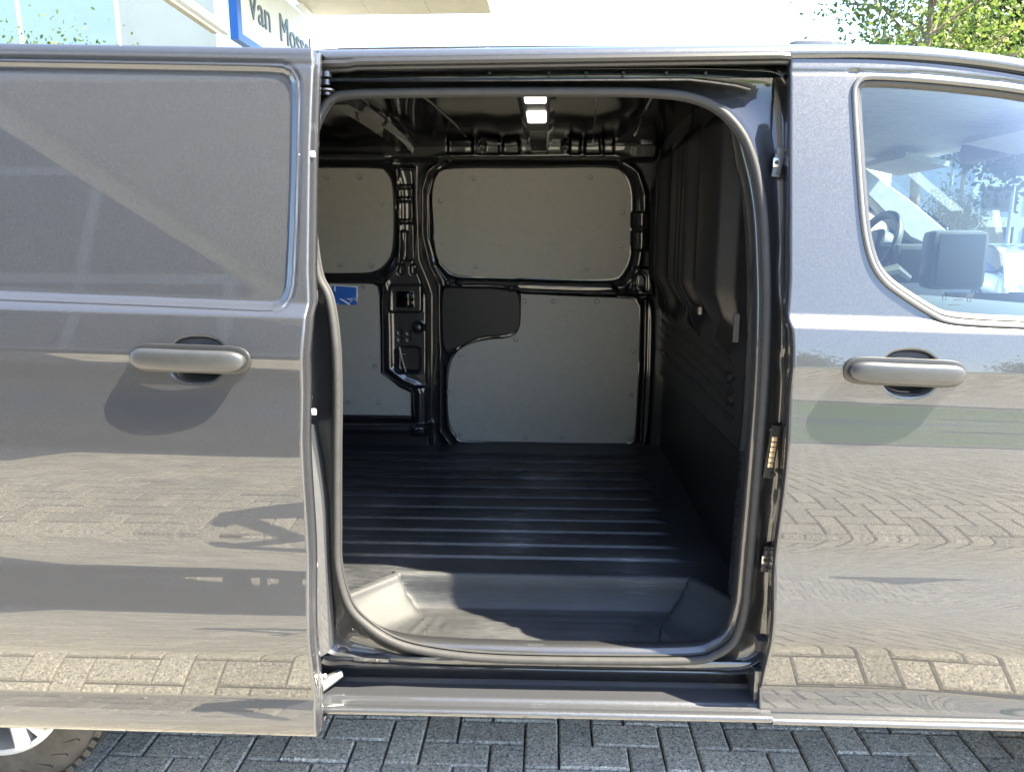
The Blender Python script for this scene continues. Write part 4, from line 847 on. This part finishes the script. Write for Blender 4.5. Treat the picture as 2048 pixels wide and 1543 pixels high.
# lamp posts, far offices and a parked car seen through the cab
for k, (px_, d, h) in enumerate([(1906, 26, 6.5), (2033, 24, 5.6)]):
    e = empty('lamp_post', (tx(px_, d), d-1.75, 0), ('tall slim lamp post behind the green bush', 'lamp post with a short arm beside the far offices')[k], 'lamp post'); b_ = np.array([tx(px_, d), d-1.75, 0])
    m = MB(); m.tube([b_, b_+[0, 0, h]], [.07, .04], 8); m.build('post', 'far_grey', e); m = MB(); m.box(b_[0]-.35, b_[0]+.05, b_[1]-.1, b_[1]+.1, h, h+.1, .03); m.build('lamp_head', 'far_grey', e)
of = empty('office_block', (tx(2080, 40), 40, 0), 'blue-grey office block seen through the windscreen', 'building'); x0 = tx(1958, 40)
m = MB(); m.box(x0, x0+12, 38.5, 48, 0, 6.6); m.build('wall', 'far_grey', of, False)
for k in range(5):
    for z_ in (1.0, 3.0, 5.0): m = MB(); m.box(x0+.5+k*2.2, x0+2.2+k*2.2, 38.44, 38.497, z_, z_+1.2); m.build('window', 'screen_glass', of, False)
def car(name, loc, rz, mat, label, scale=1.0, h=1.0):
    e = empty(name, loc, label, 'car'); c_, s_ = math.cos(rz), math.sin(rz); L_ = np.array(loc)
    def tr(p): p = np.asarray(p, float)*[scale, scale, scale*h]; return np.stack([p[..., 0]*c_-p[..., 1]*s_, p[..., 0]*s_+p[..., 1]*c_, p[..., 2]], -1)+L_
    X_ = np.array([-2.25, -2.2, -2.0, -1.3, -.5, .5, 1.1, 1.8, 2.1, 2.22]); zt = np.array([.55, .85, .95, .98, .98, .97, .95, .88, .78, .55]); hw = np.array([.70, .82, .88, .90, .91, .91, .90, .87, .80, .62])
    rows_ = []
    for f, g_ in ((0, .85), (.12, .97), (.5, 1.0), (.85, .97), (1.0, .9)):
        zz = .22+(zt-.22)*f; rows_.append((zz, hw*g_))
    ring_ = [np.stack([X_, -w2, zz], -1) for zz, w2 in rows_]+[np.stack([X_, w2, zz], -1) for zz, w2 in rows_[::-1]]
    G = np.stack(ring_); o = grid('body', tr(G), mat, e, flip=True)
    Xc = np.array([-2.05, -1.75, -1.2, -.3, .45, 1.15]); zc = np.array([.96, 1.25, 1.44, 1.47, 1.42, .95]); r2 = []
    for f, g_ in ((0, .88), (.5, .80), (.92, .70), (1.0, .62)): r2.append(np.stack([Xc, np.full(6, -g_), .94+(zc-.94)*f], -1))
    r2 += [q*[1, -1, 1] for q in r2[::-1]]
    grid('cabin', tr(np.stack(r2)), 'screen_glass', e, flip=True)
    m = MB(); V = tr(np.stack([np.stack([Xc[1:5], np.full(4, y_), zc[1:5]+.012], -1) for y_ in (-.64, 0, .64)])); grid('roof', V, mat, e)
    for x_ in (-1.35, 1.35):
        for sy in (-1, 1):
            p = tr(np.array([x_, sy*.90, .33/h])); ax_ = np.array([-s_*sy, c_*sy, 0]); m = MB(); m.lathe(p, ax_, [(.20, .0), (.29, .015), (.325, -.01), (.33, -.05), (.33, -.17), (.2, -.2)], 28); t_ = m.build('wheel', 'tyre_rubber', e)
            m = MB(); m.lathe(p, ax_, [(.205, .004), (.195, -.02), (.19, -.08)], 24); m.lathe(p, ax_, [(1e-3, .0), (.05, 0), (.06, -.02)], 12)
            for k in range(5):
                a = 2*math.pi*k/5; d1 = np.cross(ax_, [0, 0, 1]); m.tube([p, p+.2*(d1*math.cos(a)+np.array([0, 0, 1])*math.sin(a))], [.03, .025], 6)
            m.build('rim', 'dark_steel', t_)
    for sy in (-1, 1):
        m = MB(); q = tr(np.array([2.12, sy*.62, .70])); m.lathe(q, (c_, s_, 0), [(1e-3, .05), (.09, .03), (.11, -.04)], 14); m.build('headlight', 'white_paint', e)
        m = MB(); q = tr(np.array([-2.18, sy*.66, .80])); m.lathe(q, (-c_, -s_, 0), [(1e-3, .04), (.07, .03), (.09, -.04)], 14); m.build('tail_light', 'tail_red', e)
    return e
plain('tail_red', (0.45, 0.02, 0.02), rough=0.25); plain('car_silver', (0.45, 0.46, 0.47), rough=0.3, metal=.5, coat=1.0)
car('parked_car', (tx(2040, 17), 15.5, 0), R(80), 'car_silver', 'silver car parked outside, seen through the windscreen')
# ------------------------------------------------------------------ behind the viewer, mirrored in the paint
car('parked_car', (-3.7, -5.3, 0), R(180), 'car_black', 'black car mirrored in the lower part of the sliding door', 1.08, 1.18)
car('parked_car', (-9.6, -5.6, 0), R(180), 'car_silver', 'silver car parked behind the mirrored black car', 1.0, 1.05)
cn2 = empty('entrance_canopy', (-2, -6, 0), 'grey canopy over the forecourt, mirrored in the sliding door', 'canopy')
for k in range(6):
    y1 = -4.4-k*1.5; m = MB(); m.box(-5.25, -.1, y1-1.492, y1, 5.20, 5.25); m.build('soffit_panel', 'soffit_grey', cn2, False)
m = MB(); m.box(-5.25, -.05, -13.1, -4.35, 5.251, 5.65); m.build('roof_deck', 'cladding_white', cn2, False)
m = MB(); m.add([(-5.45, -4.3, 5.05), (-5.26, -4.3, 5.05), (-4.6, -13.1, 5.05), (-4.8, -13.1, 5.05), (-5.45, -4.3, 5.67), (-5.26, -4.3, 5.67), (-4.6, -13.1, 5.67), (-4.8, -13.1, 5.67)], [(0, 1, 2, 3), (4, 7, 6, 5), (0, 3, 7, 4), (1, 5, 6, 2), (0, 4, 5, 1), (3, 2, 6, 7)]); m.build('gutter', 'cladding_white', cn2, False)
for x_, y_ in ((-4.4, -12.6), (-.6, -12.6)): m = MB(); m.box(x_-.12, x_+.12, y_-.12, y_+.12, 0, 5.199); m.build('column', 'cladding_white', cn2, False)
b2 = empty('workshop', (-8, -16, 0), 'workshop hall with grey cladding behind the mirrored canopy', 'building')
m = MB(); m.box(-34, -2.5, -20, -13.2, 0, 13.5); m.build('wall', 'far_grey', b2, False)
for k in range(9):
    for z_ in (.2, 3.2, 6.2, 9.2): m = MB(); m.box(-31.9+k*3.2, -29.0+k*3.2, -13.195, -13.15, z_, z_+2.7); m.build('window', 'screen_glass', b2, False)
lawn = make('lawn', [(-1.5, -60, .02), (40, -60, .02), (40, -11.2, .02), (-1.5, -9.0, .02)], [(3, 2, 1, 0)][::1], 'grass', None, False); tag(lawn, kind='structure')
kb = MB(); kb.add([(-1.5, -9.0, -.03), (40, -11.2, -.03), (40, -11.2, .12), (-1.5, -9.0, .12), (-1.5, -9.15, -.03), (40, -11.35, -.03), (40, -11.35, .12), (-1.5, -9.15, .12)], [(0, 1, 2, 3), (3, 2, 6, 7), (7, 6, 5, 4)]); tag(kb.build('kerb', 'kerb_stone', None, False), kind='structure')
for k, (x_, y_, h) in enumerate([(9, -26, 5.5), (20, -28, 6), (1.5, -30, 5.5)]):
    tree('lawn_tree', (x_, y_, 0.02), 2.2, h, 2.3, 26, 6000, .12, .4, 'leaf_bush', ('tall tree on the lawn across from the front door', 'tree at the far corner of the lawn', 'lawn tree next to the grey workshop')[k], 40+k, 'trees on the lawn behind the viewer')

# ------------------------------------------------------------------ the photographer, whose shadow is mirrored in the sliding door
def skin_mesh(name, verts, edges, radii, mat, parent, sub=2):
    me = bpy.data.meshes.new(name); c = np.array(WORLD[parent.name]); me.from_pydata((np.array(verts)-c).tolist(), edges, []); o = bpy.data.objects.new(name, me); COL.objects.link(o); o.parent = parent; WORLD[o.name] = Vector(c)
    o.modifiers.new('skin', 'SKIN'); sv = me.skin_vertices[0].data
    for i, r in enumerate(radii): sv[i].radius = (r, r) if np.isscalar(r) else r
    sv[0].use_root = True; o.modifiers.new('sub', 'SUBSURF').levels = sub; o.modifiers['sub'].render_levels = sub; me.materials.append(MATS[mat]); return o
plain('skin_tone', (0.45, 0.28, 0.20), rough=0.55)
pe = empty('person', (-.41, -2.22, 0), 'person in dark clothes holding up a phone, seen as a mirrored shadow', 'person')
BV = [((-0.410, -2.22, .96), (.15, .11)), ((-0.410, -2.22, 1.18), (.14, .105)), ((-0.410, -2.20, 1.40), (.17, .10)), ((-0.410, -2.18, 1.52), .055), ((-0.410, -2.15, 1.62), (.075, .09)), ((-0.410, -2.14, 1.72), (.07, .085)),
      ((-0.600, -2.19, 1.42), .06), ((-0.680, -2.08, 1.22), .048), ((-0.100, -1.90, 1.44), .033), ((-0.075, -1.86, 1.50), .03), ((-0.220, -2.19, 1.42), .06), ((-0.060, -2.10, 1.20), .048), ((0.130, -1.90, 1.44), .033), ((0.085, -1.86, 1.50), .03),
      ((-0.510, -2.22, .90), .095), ((-0.540, -2.21, .50), .065), ((-0.550, -2.25, .09), .045), ((-0.560, -2.10, .035), .04), ((-0.310, -2.22, .90), .095), ((-0.280, -2.21, .50), .065), ((-0.270, -2.25, .09), .045), ((-0.260, -2.10, .035), .04)]
skin_mesh('body', [v for v, r in BV], [(0, 1), (1, 2), (2, 3), (3, 4), (4, 5), (2, 6), (6, 7), (7, 8), (8, 9), (2, 10), (10, 11), (11, 12), (12, 13), (0, 14), (14, 15), (15, 16), (16, 17), (0, 18), (18, 19), (19, 20), (20, 21)], [r for v, r in BV], 'clothes', pe)
for sx_, bx in ((-1, -.075), (1, .085)):
    for k in range(5):
        z_ = 1.50+k*.022 if k < 4 else 1.49; tip = (bx-sx_*.03, -1.80, z_+.01)
        skin_mesh('finger', [(bx, -1.85, z_), (bx-sx_*.002, -1.815, z_+.006), tip], [(0, 1), (1, 2)], [.010, .009, .008], 'skin_tone', pe, 1)
ph = empty('phone', (0, -1.79, 1.50), 'phone held up by the person in dark clothes', 'phone')
m = MB(); m.box(-.078, .078, -1.800, -1.792, 1.475, 1.555, .003); m.build('case', 'black_plastic', ph)
m = MB(); m.box(-.074, .074, -1.8012, -1.8002, 1.480, 1.550); m.build('screen', 'screen_glass', ph, False)
